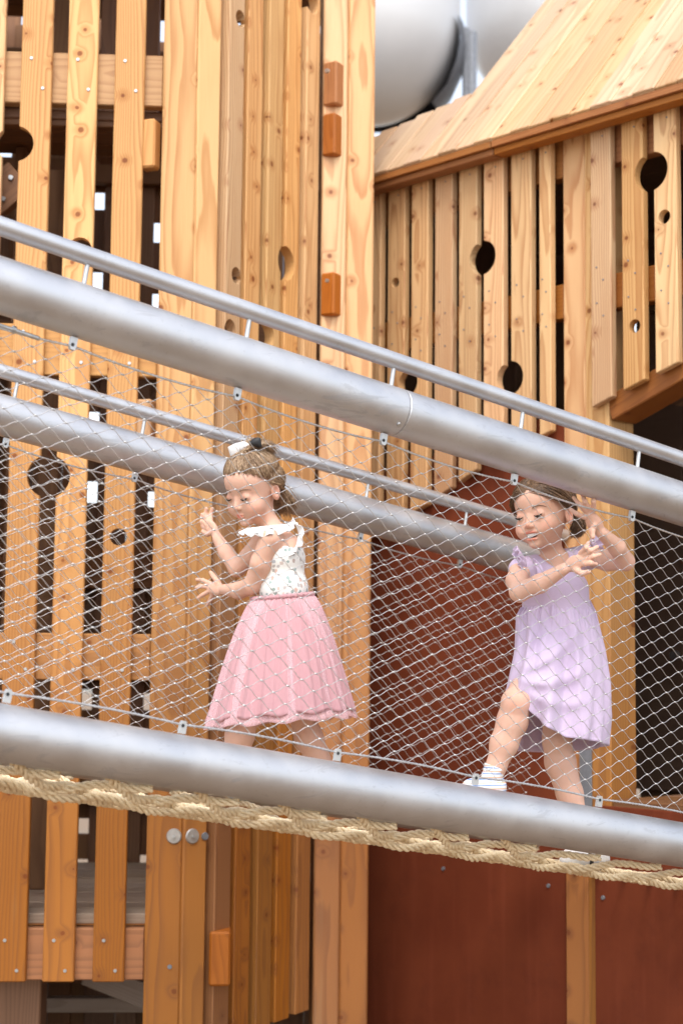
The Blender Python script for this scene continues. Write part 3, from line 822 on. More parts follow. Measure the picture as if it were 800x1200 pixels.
M_EYE = simple('eye_white', (.72, .70, .68), .2, 0, .02); M_IRIS = simple('dark_iris', (.035, .02, .015), .15, 0, 0)
M_LASH = simple('lash', (.03, .018, .012), .7, 0, 0); M_BROW = simple('eyebrow_hair', (.24, .14, .09), .8, 0, .1)
M_TEETH = simple('teeth', (.75, .73, .68), .3, 0, .02); M_MOUTH = simple('mouth_inside', (.16, .03, .03), .5, 0, .05)
M_BLACK = simple('black_rubber', (.02, .02, .02), .6, 0, .1)
M_SHOE = cloth('white_shoe_canvas', (.76, .75, .73), (.66, .65, .63), 500)
def sock_mat():
    s = NT('striped_sock'); z = s.xyz(s.obco())[2]
    st = s.math('FRACT', s.math('MULTIPLY', z, 62)); 
    c = s.ramp(st, [(0, (.78, .78, .78)), (.30, (.78, .78, .78)), (.34, (.12, .25, .55)), (.46, (.12, .25, .55)), (.50, (.78, .78, .78)), (.70, (.78, .78, .78)), (.74, (.70, .25, .35)), (.86, (.75, .55, .15)), (.90, (.78, .78, .78))])
    s.t.nodes[-1]; s.set(c, .9); s.bump(s.noise(s.obco(), 500, 2), .4, .001); return s.m
M_SOCK = sock_mat()

def np3(v): return np.array((v[0], v[1], v[2]), float)
class Girl:
    def __init__(s, z0, root):
        s.z0 = z0; s.root = root
    def J(s, x, y, d=0.): return np3(at(x, y, s.z0 + d))
    def set_head(s, x, y, d, yaw, pitch, roll, sc):
        # local: face looks along -Y, Z up, +X is the child's left
        R_ = Matrix.Rotation(-yaw, 3, 'Z') @ Matrix.Rotation(pitch, 3, 'X') @ Matrix.Rotation(roll, 3, 'Y')
        s.hR = np.array(R_); s.hc = s.J(x, y, d); s.hs = sc
    def H(s, p): return s.hc + s.hR @ (np.array(p, float) * s.hs)
    def head(s, S, smile):
        e = lambda c, r, k=.012, op='add': S.ell(s.H(c), np.array(r) * s.hs, s.hR, k, op)
        e((0, .012, .030), (.073, .087, .077)); e((0, -.018, -.026), (.056, .064, .066), .025)
        e((0, -.030, .045), (.058, .050, .045), .02)
        for q in (1, -1):
            e((q * .032, -.049, -.033), (.028, .027, .027), .018)
            e((q * .029, -.088, .004), (.015, .010, .0095), .014, 'sub')          # eye hollow
            e((q * .029, -.0700, .003), (.0140, .0095, .0105), .008)                 # closed lid over the eyeball
            # ear
            e((q * .074, .012, -.008), (.008, .017, .026), .004); e((q * .081, .008, -.005), (.005, .009, .015), .003, 'sub')
        e((0, -.064, -.076), (.017, .014, .012), .014)
        S.cone(s.H((0, -.076, .000)), s.H((0, -.089, -.023)), .0055 * s.hs, .0078 * s.hs, .009)
        for q in (1, -1): e((q * .0085, -.083, -.0265), (.0058, .0062, .005), .005)
        if smile:
            e((0, -.084, -.0520), (.0260, .014, .0095), .004, 'sub')
            e((0, -.0785, -.0430), (.0220, .0062, .0032), .005); e((0, -.0770, -.0625), (.0175, .0066, .0040), .005)
            for q in (1, -1): e((q * .030, -.062, -.040), (.013, .014, .012), .010)
        else:
            e((0, -.0805, -.0465), (.0135, .0065, .0038), .004); e((0, -.0795, -.0545), (.0125, .0065, .0045), .004)
            e((0, -.0885, -.0505), (.014, .004, .0010), .002, 'sub')
    def tint(s, P, smile, pinks=()):
        L = ((P - s.hc) @ s.hR) / s.hs
        T = np.ones((len(P), 4), np.float32)
        def blend(w, col):
            w = np.clip(w, 0, 1)[:, None]; T[:, :3] = T[:, :3] * (1 - w) + np.array(col) * w
        def bl(c, r): return 1 - np.sqrt((((L - np.array(c)) / np.array(r)) ** 2).sum(1))
        for q in (1, -1):
            blend(bl((q * .040, -.058, -.030), (.026, .03, .024)) * .8, (1.06, .76, .72))
            blend(bl((q * .078, .01, -.008), (.014, .02, .028)) * .8, (1.05, .72, .66))
            blend(bl((q * .029, -.080, .008), (.017, .02, .012)) * 1.2, (.86, .74, .72))
        blend(bl((0, -.092, -.024), (.012, .014, .010)) * .7, (1.05, .78, .74))
        if smile:
            blend(bl((0, -.084, -.044), (.022, .014, .0062)) * 3, (.95, .58, .56)); blend(bl((0, -.084, -.0615), (.018, .016, .0068)) * 3, (.97, .60, .58))
            blend(bl((0, -.074, -.0525), (.020, .013, .0060)) * 3, (.25, .10, .10))
        else: blend(bl((0, -.084, -.0505), (.016, .014, .0092)) * 2.6, (.96, .56, .54))
        for c, r in pinks: blend((1 - np.linalg.norm(P - c, axis=1) / r) * .4, (1.05, .80, .76))
        return T
    def finish_body(s, S, smile, pinks=()):
        P, Q = S.mesh(); T = s.tint(P, smile, pinks)
        loc = np.array(s.root.location)
        me = bpy.data.meshes.new('body'); me.vertices.add(len(P)); me.vertices.foreach_set('co', (P - loc).astype(np.float32).ravel())
        me.loops.add(Q.size); me.loops.foreach_set('vertex_index', Q.astype(np.int32).ravel())
        me.polygons.add(len(Q)); me.polygons.foreach_set('loop_start', np.arange(0, Q.size, 4, dtype=np.int32)); me.polygons.foreach_set('loop_total', np.full(len(Q), 4, np.int32))
        me.update(calc_edges=True); me.validate(); me.polygons.foreach_set('use_smooth', [True] * len(me.polygons))
        a = me.color_attributes.new('tint', 'FLOAT_COLOR', 'POINT'); a.data.foreach_set('color', T.ravel())
        return link('body', me, M_SKIN, s.root, Matrix.Translation(Vector(loc)))
    def part_sdf(s, name, S, mat, cut=None):
        P, Q = S.mesh()
        if cut is not None:
            keep = cut(P); ok = keep[Q].all(axis=1); Q = Q[ok]
        return world_obj(name, P, [tuple(map(int, q)) for q in Q], mat, s.root, True)
    def face_bits(s, smile, down=.55):
        for q in (1, -1):
            b = Batch()                                   # lash line along the lid
            P = [s.H((q * (.029 + x), -.0822 + .9 * abs(x) ** 1.55 * 3.0 - .0008, .0000 + zz)) for x, zz in ((-.0115, .0015), (-.007, -.0012), (-.001, -.0028), (.006, -.0018), (.0105, .0010), (.014, .0036))]
            b.tube(P, np.array([.0008, .0019, .0025, .0026, .0021, .0008]) * s.hs, 6); b.obj('eyelash', M_LASH, s.root)
            b = Batch()
            P = [s.H((q * x, y, z)) for x, y, z in ((.014, -.0795, .0215), (.022, -.0785, .0255), (.032, -.0735, .0275), (.042, -.0655, .0245), (.048, -.059, .0205))]
            b.tube(P, np.array([.0010, .0018, .0017, .0012, .0005]) * s.hs, 6); b.obj('eyebrow', M_BROW, s.root)
            if down < .5:
                V = []; F = []
                for i in range(5):
                    for j in range(9):
                        x = -.009 + .018 * j / 8; z = -.0062 + .0060 * i / 4 * (1 - (x / .0095) ** 2)
                        V.append(s.H((q * (.029 + x), -.0838 + .9 * abs(x) ** 1.55 * 3.0 + .0012, z)))
                for i in range(4):
                    for j in range(8): a = i * 9 + j; F.append((a, a + 1, a + 10, a + 9))
                world_obj('eye', V, F, M_EYE, s.root)
                c = s.H((q * .0285, -.0836, -.0026)); disc('iris', M_IRIS, s.root, Vector(c), Vector(s.hR @ np.array((0, -1, -.15))), .0040 * s.hs, .002, 16)
        if smile:
            V = []; F = []
            for j in range(13):
                a = (j / 12 - .5) * 2; x = a * .0225; y = -.0805 + .012 * a * a
                V += [s.H((x, y, -.0465 + .002 * a * a)), s.H((x, y - .0003, -.0545 + .0050 * a * a - .0006 * (j % 2)))]
            for j in range(12): F.append((2 * j, 2 * j + 2, 2 * j + 3, 2 * j + 1))
            o = world_obj('teeth', V, F, M_TEETH, s.root); m = o.modifiers.new('t', 'SOLIDIFY'); m.thickness = .003; m.offset = 1
    def hair(s, mat, roots, gather, tail, seed, nstr=900):
        rg = np.random.default_rng(seed); c0 = np.array((0, .010, .032)); rr = np.array((.079, .095, .084))
        b = Batch(); made = 0
        th = np.linspace(0, 1, 9)
        while made < nstr:
            n = rg.normal(size=3); n /= np.linalg.norm(n)
            if not roots(n * 1.0 - np.array((0, 0, abs(rg.normal()) * -.03))): continue
            made += 1
            g = np.array(gather(n), float); g = g + rg.normal(size=3) * .06; g /= np.linalg.norm(g)
            om = math.acos(np.clip(n.dot(g), -1, 1)) + 1e-6
            P = []; lift = rg.uniform(.0, .05) if made % 12 else rg.uniform(.05, .13); wv = rg.normal(size=3) * .03; ph = rg.uniform(0, 6)
            for t in th:
                q = (math.sin((1 - t) * om) * n + math.sin(t * om) * g) / math.sin(om)
                q = q + wv * math.sin(math.pi * t) + .004 * math.sin(ph + 7 * t)
                P.append(s.H(c0 + rr * q / np.linalg.norm(q) * (1.0 + lift * math.sin(math.pi * min(1, t * 1.1)) + .012)))
            tl = tail(n, rg)
            if tl is not None:
                base = P[-1]
                for k, v in enumerate(tl): P.append(base + s.hR @ (np.array(v) * s.hs))
            P = np.array(P); r = np.full(len(P), .00085 if made % 3 else .0013); r[0] = .0006; r[-1] = .0003
            b.tube(P, r * s.hs, 4)
        # close-lying cap under the strands
        V = []; F = []; NU, NV = 40, 24; ok = {}
        for i in range(NV + 1):
            ph = math.pi * i / NV
            for j in range(NU):
                t = 2 * math.pi * j / NU; n = np.array((math.sin(ph) * math.cos(t), math.sin(ph) * math.sin(t), math.cos(ph)))
                V.append(s.H(c0 + rr * n * 1.0)); ok[i * NU + j] = roots(n * 1.0)
        for i in range(NV):
            for j in range(NU):
                f = (i * NU + j, i * NU + (j + 1) % NU, (i + 1) * NU + (j + 1) % NU, (i + 1) * NU + j)
                if all(ok[q] for q in f): F.append(f)
        b.add(V, F); return b.obj('hair', mat, s.root)

def ruffle(girl, name, mat, path, outs, width, amp, waves, parent=None):
    """frill: a strip that runs along path and stands out along outs"""
    n = 90; path = np.array(path); outs = np.array(outs); t0 = np.linspace(0, 1, len(path)); t = np.linspace(0, 1, n)
    P = np.stack([np.interp(t, t0, path[:, k]) for k in range(3)], 1); O = np.stack([np.interp(t, t0, outs[:, k]) for k in range(3)], 1)
    for _ in range(6): P[1:-1] = (P[:-2] + P[1:-1] * 2 + P[2:]) / 4; O[1:-1] = (O[:-2] + O[1:-1] * 2 + O[2:]) / 4
    O /= np.linalg.norm(O, axis=1)[:, None]; T = np.gradient(P, axis=0); T /= np.linalg.norm(T, axis=1)[:, None]; N = np.cross(T, O)
    V = []; F = []; M = 6
    for i in range(n):
        w = width * math.sin(math.pi * (.06 + .88 * t[i])) ** .5
        ph = 2 * math.pi * waves * t[i] + .9 * math.sin(9 * t[i])
        for j in range(M + 1):
            f = j / M; V.append(P[i] + O[i] * w * f + N[i] * amp * f * math.sin(ph) + T[i] * amp * .5 * f * math.cos(ph))
    for i in range(n - 1):
        for j in range(M): a = i * (M + 1) + j; F.append((a, a + 1, a + M + 2, a + M + 1))
    o = world_obj(name, V, F, mat, parent or girl.root); m = o.modifiers.new('t', 'SOLIDIFY'); m.thickness = .0018
    return o
def skirt(girl, name, mat, fn, NF, NT_, parent=None, thick=.002):
    """fn(f, theta) -> world point"""
    V = [fn(i / NF, 2 * math.pi * j / NT_) for i in range(NF + 1) for j in range(NT_)]; F = []
    for i in range(NF):
        for j in range(NT_): k = (j + 1) % NT_; F.append((i * NT_ + j, i * NT_ + k, (i + 1) * NT_ + k, (i + 1) * NT_ + j))
    o = world_obj(name, V, F, mat, parent or girl.root)
    m = o.modifiers.new('t', 'SOLIDIFY'); m.thickness = thick
    return o

# ---------------------------------------------------------------- girl in the lavender dress
r2 = empty('person', at(665, 1015, 4.62), 'laughing girl in lavender dress with flutter sleeves, hands up on the net', 'person', 'girls walking on the net bridge')
G = Girl(4.62, r2); J = G.J
G.set_head(636, 605, -.02, math.radians(37), math.radians(6), math.radians(-5), 1.03)
lo = np.minimum.reduce([J(535, 1030, -.5), J(760, 550, -.5), J(535, 550, -.5)]) ; hi = np.maximum.reduce([J(760, 550, .25), J(535, 1030, .25), J(760, 1030, .25)])
S = SDF(lo, hi, .0026)
# trunk
S.ell(J(657, 788, .02), (.082, .070, .075), k=.02); S.ell(J(652, 742, .01), (.078, .066, .085), k=.03); S.ell(J(649, 695, .0), (.084, .062, .075), k=.03)
S.cone(J(612, 668, -.035), J(686, 652, .04), .030, .030, .03)
S.cone(J(650, 668, .0), J(645, 636, .0), .031, .029, .02)
# her right arm (left in the picture), bent across the chest
S.chain([J(609, 668, -.035), J(605, 681, -.09), J(608, 694, -.14)], [.031, .029, .026], .012)
S.chain([J(608, 694, -.14), J(632, 684, -.19), J(660, 667, -.235)], [.027, .0255, .0165], .010)
def palm(a, b, w, t, nrm, k=.008):
    a = np.array(a); b = np.array(b); z = (b - a); L = np.linalg.norm(z); z /= L; y = np.array(nrm, float); y -= z * y.dot(z); y /= np.linalg.norm(y); x = np.cross(y, z)
    S.ell((a + b) / 2, (w, t, L * .62), np.stack([x, y, z], 1), k)
cdir = np.array((0, -1, 0))
palm(J(664, 665, -.24), J(682, 655, -.262), .021, .011, cdir)
for pts in (((680, 648), (686, 642), (689, 636)), ((683, 651), (692, 645), (699, 641)), ((685, 656), (695, 652), (702, 650)), ((684, 661), (692, 660), (698, 661))):
    S.chain([J(*pts[0], -.262), J(*pts[1], -.278), J(*pts[2], -.262)], [.0073, .0064, .0055], .004)
S.chain([J(673, 667, -.25), J(681, 672, -.268), J(689, 670, -.272)], [.009, .0078, .0066], .005)
# her left arm (right in the picture), elbow out, hand up at the cable
S.chain([J(690, 652, .04), J(711, 657, -.03), J(732, 658, -.10)], [.031, .028, .025], .012)
S.chain([J(732, 658, -.10), J(722, 641, -.16), J(704, 624, -.215)], [.0255, .0235, .0165], .010)
palm(J(702, 623, -.22), J(690, 603, -.245), .021, .011, np.array((-.3, -1, 0)))
for pts in (((684, 606), (675, 602), (668, 597)), ((686, 599), (678, 591), (672, 583)), ((690, 597), (685, 588), (682, 580)), ((695, 597), (695, 588), (695, 579))):
    S.chain([J(*pts[0], -.245), J(*pts[1], -.262), J(*pts[2], -.25)], [.0073, .0064, .0055], .004)
S.chain([J(697, 613, -.235), J(693, 622, -.255), J(694, 629, -.258)], [.009, .008, .0068], .005)
# legs
S.chain([J(640, 792, .0), J(620, 806, -.07), J(604, 823, -.13)], [.055, .049, .039], .02)
S.chain([J(604, 823, -.13), J(600, 845, -.115), J(590, 872, -.11), J(581, 898, -.11), J(576, 915, -.11)], [.038, .042, .038, .027, .024], .012)
S.chain([J(665, 795, .03), J(656, 830, .02), J(652, 868, .01)], [.056, .052, .040], .02)
S.chain([J(652, 868, .01), J(656, 893, .02), J(667, 930, .02), J(678, 970, .01), J(684, 995, .0)], [.039, .043, .037, .027, .024], .012)
G.head(S, True)
G.finish_body(S, True, [(J(604, 822, -.17), .05), (J(734, 658, -.1), .04)])
G.face_bits(True, .2)
# hair: parted, drawn behind the ears into two short pigtails
HAIRLINE = ([0, 25, 45, 62, 78, 92, 100, 112, 150, 180], [.0, .02, -.08, -.26, -.50, -.58, -.66, -.98, -1.02, -1.02])
def above_hairline(n, top, jit=0.0):
    az = math.degrees(math.atan2(abs(n[0]), -n[1])); return n[2] > top + float(np.interp(az, *HAIRLINE)) + jit
def roots2(n):
    return above_hairline(n, .46, .05 * mnoise.noise(Vector(n) * 9))
def gat2(n):
    q = 1 if n[0] > 0 else -1; return (q * .80, .52, -.48)
def tail2(n, rg):
    q = 1 if n[0] > 0 else -1; L = rg.uniform(.03, .06); j = rg.normal(size=3) * .007
    return [(q * .008 + j[0] * .5, .006 + j[1] * .5, -.012), (q * .012 + j[0], .008 + j[1], -L * .6), (q * .006 + j[0] * 1.2, .004 + j[1] * 1.2, -L)]
G.hair(M_HAIR2, roots2, gat2, tail2, 5, 4200)
# dress: bodice
S = SDF(J(585, 740, -.2), J(720, 625, .2), .003) if False else SDF(np.minimum(J(585, 745, -.2), J(720, 745, -.2)), np.maximum(J(720, 625, .2), J(585, 625, .2)), .003)
S.ell(J(652, 725, .01), (.104, .084, .085), k=.03); S.ell(J(650, 692, .0), (.096, .073, .078), k=.03)
S.cone(J(610, 668, -.035), J(688, 653, .04), .0365, .0365, .03)
S.cone(J(649, 653, -.015), J(643, 622, -.05), .041, .050, .006, 'sub')
S.cone(J(590, 684, -.07), J(598, 706, -.16), .022, .032, .006, 'sub')
S.cone(J(718, 654, .0), J(738, 666, -.1), .022, .034, .006, 'sub')
S.ell(J(652, 757, .01), (.14, .14, .085), k=.004, op='sub')
dress = G.part_sdf('dress', S, M_LAV)
# gathered skirt of the dress
ly, lx = (700, 716, 760, 800, 840, 880), (607, 605, 602, 594, 586, 582)
ry, rx = (700, 716, 760, 800, 840, 880), (695, 697, 707, 713, 714, 709)
hem_t = np.radians([0, 45, 75, 100, 122, 140, 152, 163, 176, 195, 230, 270, 320, 360]); hem_y = [873, 868, 864, 850, 832, 815, 808, 812, 846, 872, 880, 882, 878, 873]
def fn2(f, th):
    th0 = th; yt = 708 - 4 * math.cos(th); yh = float(np.interp(th0, hem_t, hem_y)); y = yt + (yh - yt) * f
    xl, xr = float(np.interp(y, ly, lx)), float(np.interp(y, ry, rx)); mx, hw = (xl + xr) / 2, (xr - xl) / 2
    fold = (math.sin(11 * th + 1.2 + 1.0 * f) * .55 + math.sin(17 * th + .4 - 2 * f) * .35 + math.sin(7 * th + 2.6 * f) * .6)
    g_ = math.sin(46 * th) * .0022 * max(0, 1 - f * 3.5)
    a = (.002 + .012 * f ** .8) * fold + g_
    hd = .084 + .080 * f ** .9
    # the raised thigh pushes the cloth forward; creases run from it to the right hip
    thigh = math.exp(-((th - math.radians(138)) / .55) ** 2) * math.exp(-((f - .72) / .40) ** 2)
    cr_ = 0
    for (t0, f0, t1, f1, w_, A_) in CREASES:
        ux, uy = (t1 - t0) / 2.2, f1 - f0; L2 = ux * ux + uy * uy; px_, py_ = (th - t0) / 2.2, f - f0
        u_ = (px_ * ux + py_ * uy) / L2; uc = min(1, max(0, u_)); d_ = math.hypot(px_ - uc * ux, py_ - uc * uy) / w_
        cr_ += A_ * math.exp(-d_ * d_) * (.35 + .65 * math.sin(math.pi * min(.98, max(.02, uc))))
    # gathers close to the yoke
    g_ += .0035 * math.sin(34 * th + 2 * math.sin(5 * th)) * math.exp(-f * 7)
    fine = .0018 * mnoise.noise(Vector((th * 9, f * 12, 1.7))) + .004 * mnoise.noise(Vector((th * 3, f * 4, 5.1)))
    k = 1 + a / .10
    pin = 1 - .10 * max(0, 1 - f * 14)
    x = mx + hw * pin * math.cos(th) * (1 + (a if abs(math.cos(th)) < .8 else a * .5) / .12)
    d = .01 - (hd * pin + .066 * thigh) * math.sin(th) * k - cr_ - fine - g_
    return J(x, y, d)
CREASES = [(2.45, .70, 1.15, .22, .045, .014), (2.40, .80, 1.0, .48, .05, .016), (2.5, .62, 1.75, .10, .04, -.010), (2.2, .86, 1.0, .72, .05, .012), (2.35, .58, 2.2, .12, .05, .010), (1.2, .15, 1.05, .95, .05, .010), (.75, .2, .7, .9, .05, .010)]
sk = skirt(G, 'skirt', M_LAV, fn2, 70, 220, dress, .0022)
# flutter sleeves
def ring(c, ax1, ax2, r, a0, a1, n=14):
    return [np.array(c) + r * (math.cos(a) * np.array(ax1) + math.sin(a) * np.array(ax2)) for a in np.linspace(a0, a1, n)]
ax1, ax2 = np.array((0, 0, 1.)), np.array((.15, -1, 0)); sh = J(613, 667, -.035)
pts = ring(sh, ax1, ax2, .036, -1.3, 2.3); outs = [np.array((-.75, -.15, .25)) + .45 * (p - sh) / .036 for p in pts]
ruffle(G, 'sleeve_ruffle', M_LAV, pts, outs, .038, .0075, 6.5, dress)
pts = [J(624, 655, -.055), J(629, 668, -.085), J(631, 683, -.095), J(632, 694, -.090)]
ruffle(G, 'sleeve_ruffle', M_LAV, pts, [np.array((.3, -.6, .3)), np.array((.6, -.7, .1)), np.array((.7, -.7, -.2)), np.array((.5, -.7, -.5))], .020, .006, 2.5, dress)
sh = J(690, 650, .04); ax2b = np.array((.15, -1, 0)); pts = ring(sh, ax1, ax2b, .036, -1.0, 2.5); outs = [np.array((.75, -.35, .25)) + .45 * (p - sh) / .036 for p in pts]
ruffle(G, 'sleeve_ruffle', M_LAV, pts, outs, .038, .0075, 6.5, dress)
# socks and shoes
def shoe(name, heel, toe, w, h, mat, parts):
    S = SDF(np.minimum(heel, toe) - .06, np.maximum(heel, toe) + .08, .0025)
    up = np.array((0, 0, 1.)); z = toe - heel
    S.ell(heel + z * .12 + up * h * .9, (w * .95, w * .95, h * 1.25), k=.01)
    S.cone(heel + z * .1 + up * w * .8, toe - z * .12 + up * w * .72, w * .9, w * .84, .02); S.cone(toe - z * .3 + up * w * .6, toe - z * .05 + up * w * .55, w * .98, w * .70, .02)
    P, Q = S.mesh(); P[:, 2] = np.maximum(P[:, 2], min(heel[2], toe[2]) + .002)
    return world_obj(name, P, [tuple(map(int, q)) for q in Q], mat, r2)
def sock(a, b, ra, rb, par=None):
    b_ = Batch(); a = np.array(a); b = np.array(b); n = 14
    rs = [ra * 1.0 + (rb - ra) * i / (n - 1) + (.0012 if i < 3 else 0) + .0006 * math.sin(i * 2.1) for i in range(n)]
    b_.tube([a + (b - a) * i / (n - 1) for i in range(n)], rs, 24)
    return b_.obj('sock', M_SOCK, par)
sock(J(580, 898, -.11), J(573, 920, -.11), .0295, .029, r2)
heel, toe = J(584, 932, -.10), J(548, 932, -.15); shoe('shoe', heel, toe, .028, .026, M_SOCK, 0)
sock(J(680, 975, .01), J(686, 1003, .0), .0285, .027, r2)
heel, toe = J(704, 1017, .03), J(664, 1016, -.12)
sh_ = shoe('shoe', heel, toe, .032, .030, M_SHOE, 0)
V = []; F = []; n = 40
zz = toe - heel; side = np.array((-zz[1], zz[0], 0)); side /= np.linalg.norm(side)
ctr = (heel + toe) / 2
for k, dz in ((0, -.004), (1, .010)):
    for i in range(n):
        a = 2 * math.pi * i / n; V.append(ctr + zz * .60 * math.cos(a) + side * .035 * math.sin(a) * (1 - .12 * math.cos(a)) + np.array((0, 0, dz)))
for i in range(n): F.append((i, (i + 1) % n, (i + 1) % n + n, i + n))
F.append(tuple(range(n - 1, -1, -1))); F.append(tuple(range(n, 2 * n))); world_obj('sole', V, F, M_BLACK, r2, False)
b = Batch(); st = heel + zz * .62
P = [st + side * .034 * math.cos(a) + np.array((0, 0, .006 + .052 * math.sin(a))) for a in np.linspace(0, math.pi, 14)]; b.tube(P, .008, 6); b.obj('shoe_strap', M_BLACK, r2)

# ---------------------------------------------------------------- girl in the pink tulle skirt
r1 = empty('person', at(325, 945, 4.75), 'girl in pink tulle skirt and printed white top looking down, bow in her hair', 'person', 'girls walking on the net bridge')
G = Girl(4.75, r1); J = G.J
G.set_head(297, 575, -.01, math.radians(40), math.radians(24), math.radians(3), 1.0)
S = SDF(np.minimum.reduce([J(215, 960, -.25), J(420, 505, -.25), J(215, 505, -.25)]), np.maximum.reduce([J(420, 505, .32), J(215, 960, .32), J(420, 960, .32)]), .0026)
S.ell(J(334, 725, .0), (.070, .080, .075), k=.02); S.ell(J(331, 685, .0), (.066, .075, .08), k=.03); S.ell(J(330, 648, .0), (.063, .078, .065), k=.03)
S.cone(J(318, 630, -.075), J(322, 627, .075), .030, .030, .03)
S.cone(J(325, 628, .0), J(308, 600, .0), .030, .028, .02)
S.chain([J(316, 632, -.080), J(306, 660, -.06), J(296, 686, -.02)], [.032, .030, .026], .012)
S.chain([J(296, 686, -.02), J(280, 692, .06), J(263, 691, .13)], [.0265, .025, .0165], .010)
palm(J(262, 691, .14), J(246, 689, .19), .020, .011, cdir)
for pts in (((247, 684), (238, 680), (231, 679)), ((244, 688), (235, 687), (227, 690)), ((245, 693), (238, 697), (232, 701)), ((249, 697), (246, 704), (243, 709))):
    S.chain([J(*pts[0], .19), J(*pts[1], .205), J(*pts[2], .215)], [.0073, .0064, .0055], .004)
S.chain([J(256, 683, .16), J(251, 676, .19), J(247, 671, .20)], [.009, .0078, .0066], .005)
S.chain([J(308, 632, .085), J(293, 652, .11), J(278, 666, .13)], [.031, .028, .025], .012)
S.chain([J(278, 666, .13), J(266, 649, .16), J(255, 631, .18)], [.0255, .0235, .0165], .010)
palm(J(255, 631, .18), J(247, 613, .20), .020, .011, np.array((-1, -.5, 0)))
for pts in (((247, 612), (247, 603), (249, 596)), ((244, 612), (241, 603), (242, 596)), ((243, 616), (238, 610), (237, 603)), ((244, 620), (238, 617), (236, 611))):
    S.chain([J(*pts[0], .20), J(*pts[1], .215), J(*pts[2], .21)], [.0073, .0064, .0055], .004)
S.chain([J(250, 623, .19), J(243, 626, .205), J(238, 623, .212)], [.009, .0078, .0066], .005)
S.chain([J(330, 760, -.03), J(308, 800, -.05), J(290, 835, -.06)], [.052, .048, .038], .02)
S.chain([J(290, 835, -.06), J(281, 862, -.05), J(275, 890, -.04), J(268, 925, -.03)], [.037, .041, .034, .024], .012)
S.chain([J(338, 760, .04), J(346, 800, .05), J(353, 838, .04)], [.052, .048, .037], .02)
S.chain([J(353, 838, .04), J(362, 865, .05), J(374, 892, .06), J(385, 928, .07)], [.037, .041, .034, .024], .012)
G.head(S, False)
G.finish_body(S, False, [(J(296, 690, -.02), .035)])
G.face_bits(False, .9)
def roots1(n):
    return above_hairline(n, .47, .05 * mnoise.noise(Vector(n) * 9))
def gat1(n): return (0, -.05, 1) if (n[2] > .08 + .25 * n[1]) else (n[0] * .5, .80, -.62)
def tail1(n, rg):
    j = rg.normal(size=3) * .008
    if n[2] > .08 + .25 * n[1]: return [(j[0], .006, .012), (j[0] * 2, .026 + j[1], .018), (j[0] * 2.5, .052 + j[1], .004 + j[2]), (j[0] * 2.5, .072 + j[1], -.022 + j[2])]
    return [(j[0], .006 + j[1] * .5, -.02), (j[0] * 1.5, .010 + j[1], -.045 - abs(j[2])), (j[0] * 1.8, .018 + j[1], -.062 - abs(j[2]) * 2)]
G.hair(M_HAIR1, roots1, gat1, tail1, 9, 4200)
# bow
def lobe(c, ax, up, L, W, mat, name):
    V = []; F = []; n, m = 12, 14; ax = np.array(ax, float); ax /= np.linalg.norm(ax); up = np.array(up, float); up -= ax * up.dot(ax); up /= np.linalg.norm(up); sd_ = np.cross(ax, up)
    for i in range(n + 1):
        f = i / n; w = W * (.25 + .75 * math.sin(math.pi * min(1, f * .62 + .04)) ** 1.2); h = .010 * math.sin(math.pi * f) ** .7 + .0015
        for j in range(m):
            a = 2 * math.pi * j / m; V.append(np.array(c) + ax * L * f + up * w * .5 * math.cos(a) * (1 + .12 * math.sin(5 * f + 3 * a)) + sd_ * h * math.sin(a))
    for i in range(n):
        for j in range(m): k = (j + 1) % m; F.append((i * m + j, i * m + k, (i + 1) * m + k, (i + 1) * m + j))
    F.append(tuple(range(m - 1, -1, -1))); F.append(tuple(n * m + j for j in range(m)))
    return world_obj(name, V, F, mat, bow)
bc = J(293, 523, -.035)
bow = world_obj('hair_bow', *(lambda vf: (vf[0], vf[1]))(tube_np([bc + np.array((-.006, 0, -.004)), bc + np.array((.006, 0, .004))], .009, 12)), M_WHITE, r1)
lobe(bc, (-1, -.2, -.35), (0, -.2, 1), .064, .042, M_WHITE, 'bow_loop'); lobe(bc, (-.9, -.6, -.05), (.1, 0, 1), .036, .026, M_WHITE, 'bow_loop')
lobe(bc + np.array((0, -.03, .004)), (1, -.3, .10), (0, -.2, 1), .036, .030, M_BLACK, 'bow_loop'); lobe(bc, (.6, .6, .25), (0, 0, 1), .032, .030, M_WHITE, 'bow_loop')
# printed top
S = SDF(np.minimum(J(285, 712, -.16), J(370, 712, -.16)), np.maximum(J(370, 600, .16), J(285, 600, .16)), .003)
S.ell(J(332, 690, .0), (.074, .083, .07), k=.03); S.ell(J(330, 655, .0), (.070, .085, .066), k=.03); S.cone(J(320, 633, -.055), J(323, 630, .06), .032, .032, .03)
S.cone(J(325, 630, .0), J(305, 598, .0), .040, .044, .008, 'sub'); S.cone(J(306, 630, -.10), J(302, 664, -.09), .034, .030, .006, 'sub')
top = G.part_sdf('top', S, M_PRINT)
o = ruffle(G, 'collar_ruffle', M_WHITE, [J(343, 606, .02), J(341, 612, -.04), J(332, 615, -.078), J(316, 616, -.095), J(301, 618, -.085), J(290, 619, -.05), J(284, 624, -.02)],
       [np.array((.25, -.1, -.8)), np.array((.25, -.5, -.7)), np.array((.1, -.6, -.7)), np.array((-.1, -.5, -.8)), np.array((-.4, -.4, -.7)), np.array((-.6, -.3, -.5)), np.array((-.7, 0, -.4))], .036, .006, 7, top)
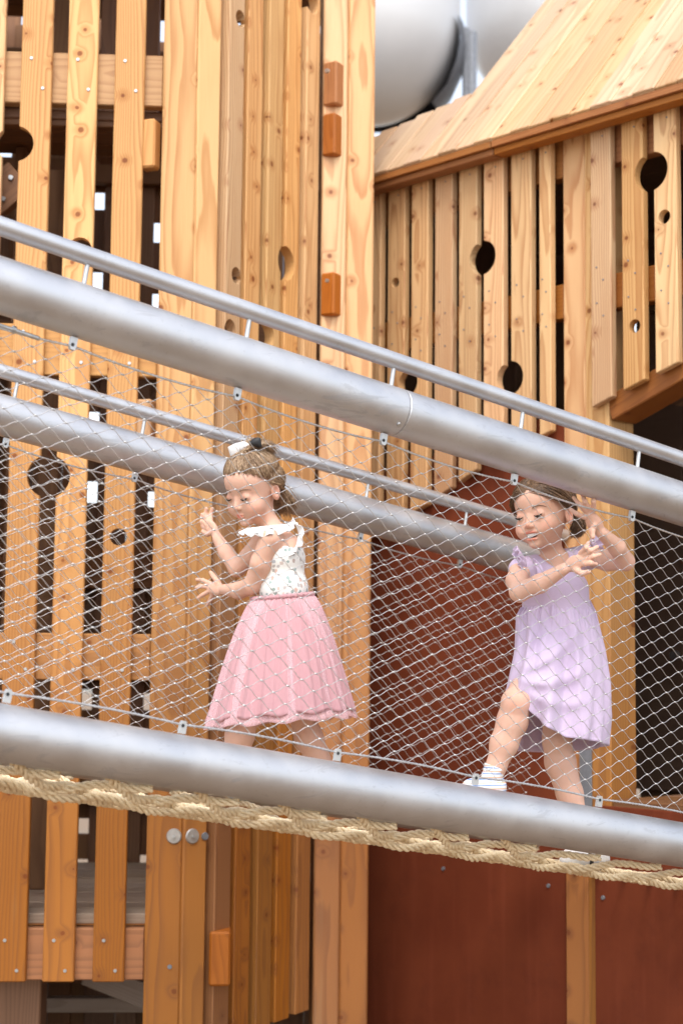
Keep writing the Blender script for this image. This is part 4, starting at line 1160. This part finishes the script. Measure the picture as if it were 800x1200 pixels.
o = ruffle(G, 'collar_ruffle', M_WHITE, [J(346, 612, -.06), J(350, 625, -.05), J(347, 640, -.06), J(338, 652, -.075)],
       [np.array((.6, -.5, 0)), np.array((.7, -.5, 0)), np.array((.6, -.6, 0)), np.array((.3, -.8, 0))], .022, .005, 3, top)
# tulle skirt
def fn1(f, th, extra=0., base=0., sd_=0.):
    c, s_ = math.cos(th), math.sin(th)
    y = 699 + (838 + base - 699) * f + (-3 * c) * f + 4 * (-c) * f * f - 3 * (1 - f) * c
    mx = 331 - 3 * f; hw = (33 + 52 * (f ** .72)) + extra; hd = (.078 + .115 * f ** .75)
    w = f ** .7
    fo = math.sin(13 * th + sd_ + .6 * math.sin(3 * th)) * .6 + math.sin(21 * th + 2.1 + sd_) * .35 + math.sin(8 * th + 1.3 * sd_ + f) * .4
    r_ = 1 + (.004 + .042 * w) * fo + (.010 * math.sin(47 * th + 3 * f + 2 * math.sin(4 * th)) + .006 * math.sin(83 * th)) * (.4 + .6 * w) + .03 * w * mnoise.noise(Vector((th * 5, f * 2, 3))) + .035 * math.sin(52 * th) * max(0, 1 - f * 5) * .5
    zz_ = 3.0 * math.sin(13 * th + sd_) * f
    return J(mx + hw * c * r_, y + zz_ * .6, -hd * s_ * r_)
sk1 = skirt(G, 'tulle_skirt', M_PINK, lambda f, th: fn1(f, th), 40, 260, None, .0015)
skirt(G, 'tulle_overlay', M_TULLE, lambda f, th: fn1(f, th, 2.2, 9, .8), 40, 260, sk1, .0006)
b = Batch(); b.tube([J(331 + 34.5 * math.cos(t) * (1 + .02 * math.sin(30 * t)), 699 - 3 * math.cos(t), -.081 * math.sin(t)) for t in np.linspace(0, 2 * math.pi, 121)], [.0065 + .0018 * math.sin(i * 1.57) for i in range(121)], 8); b.obj('waistband', M_PINK, sk1)
for a_, b_ in ((J(270, 915, -.03), J(264, 932, -.03)), (J(384, 915, .07), J(388, 932, .07))): sock(a_, b_, .029, .028, r1)
def shoe1(heel, toe):
    global r2; k = r2; r2 = r1; o = shoe('shoe', heel, toe, .030, .028, M_SHOE, 0); r2 = k
shoe1(J(272, 931, -.02), J(246, 930, -.06)); shoe1(J(396, 945, .08), J(366, 945, .03))
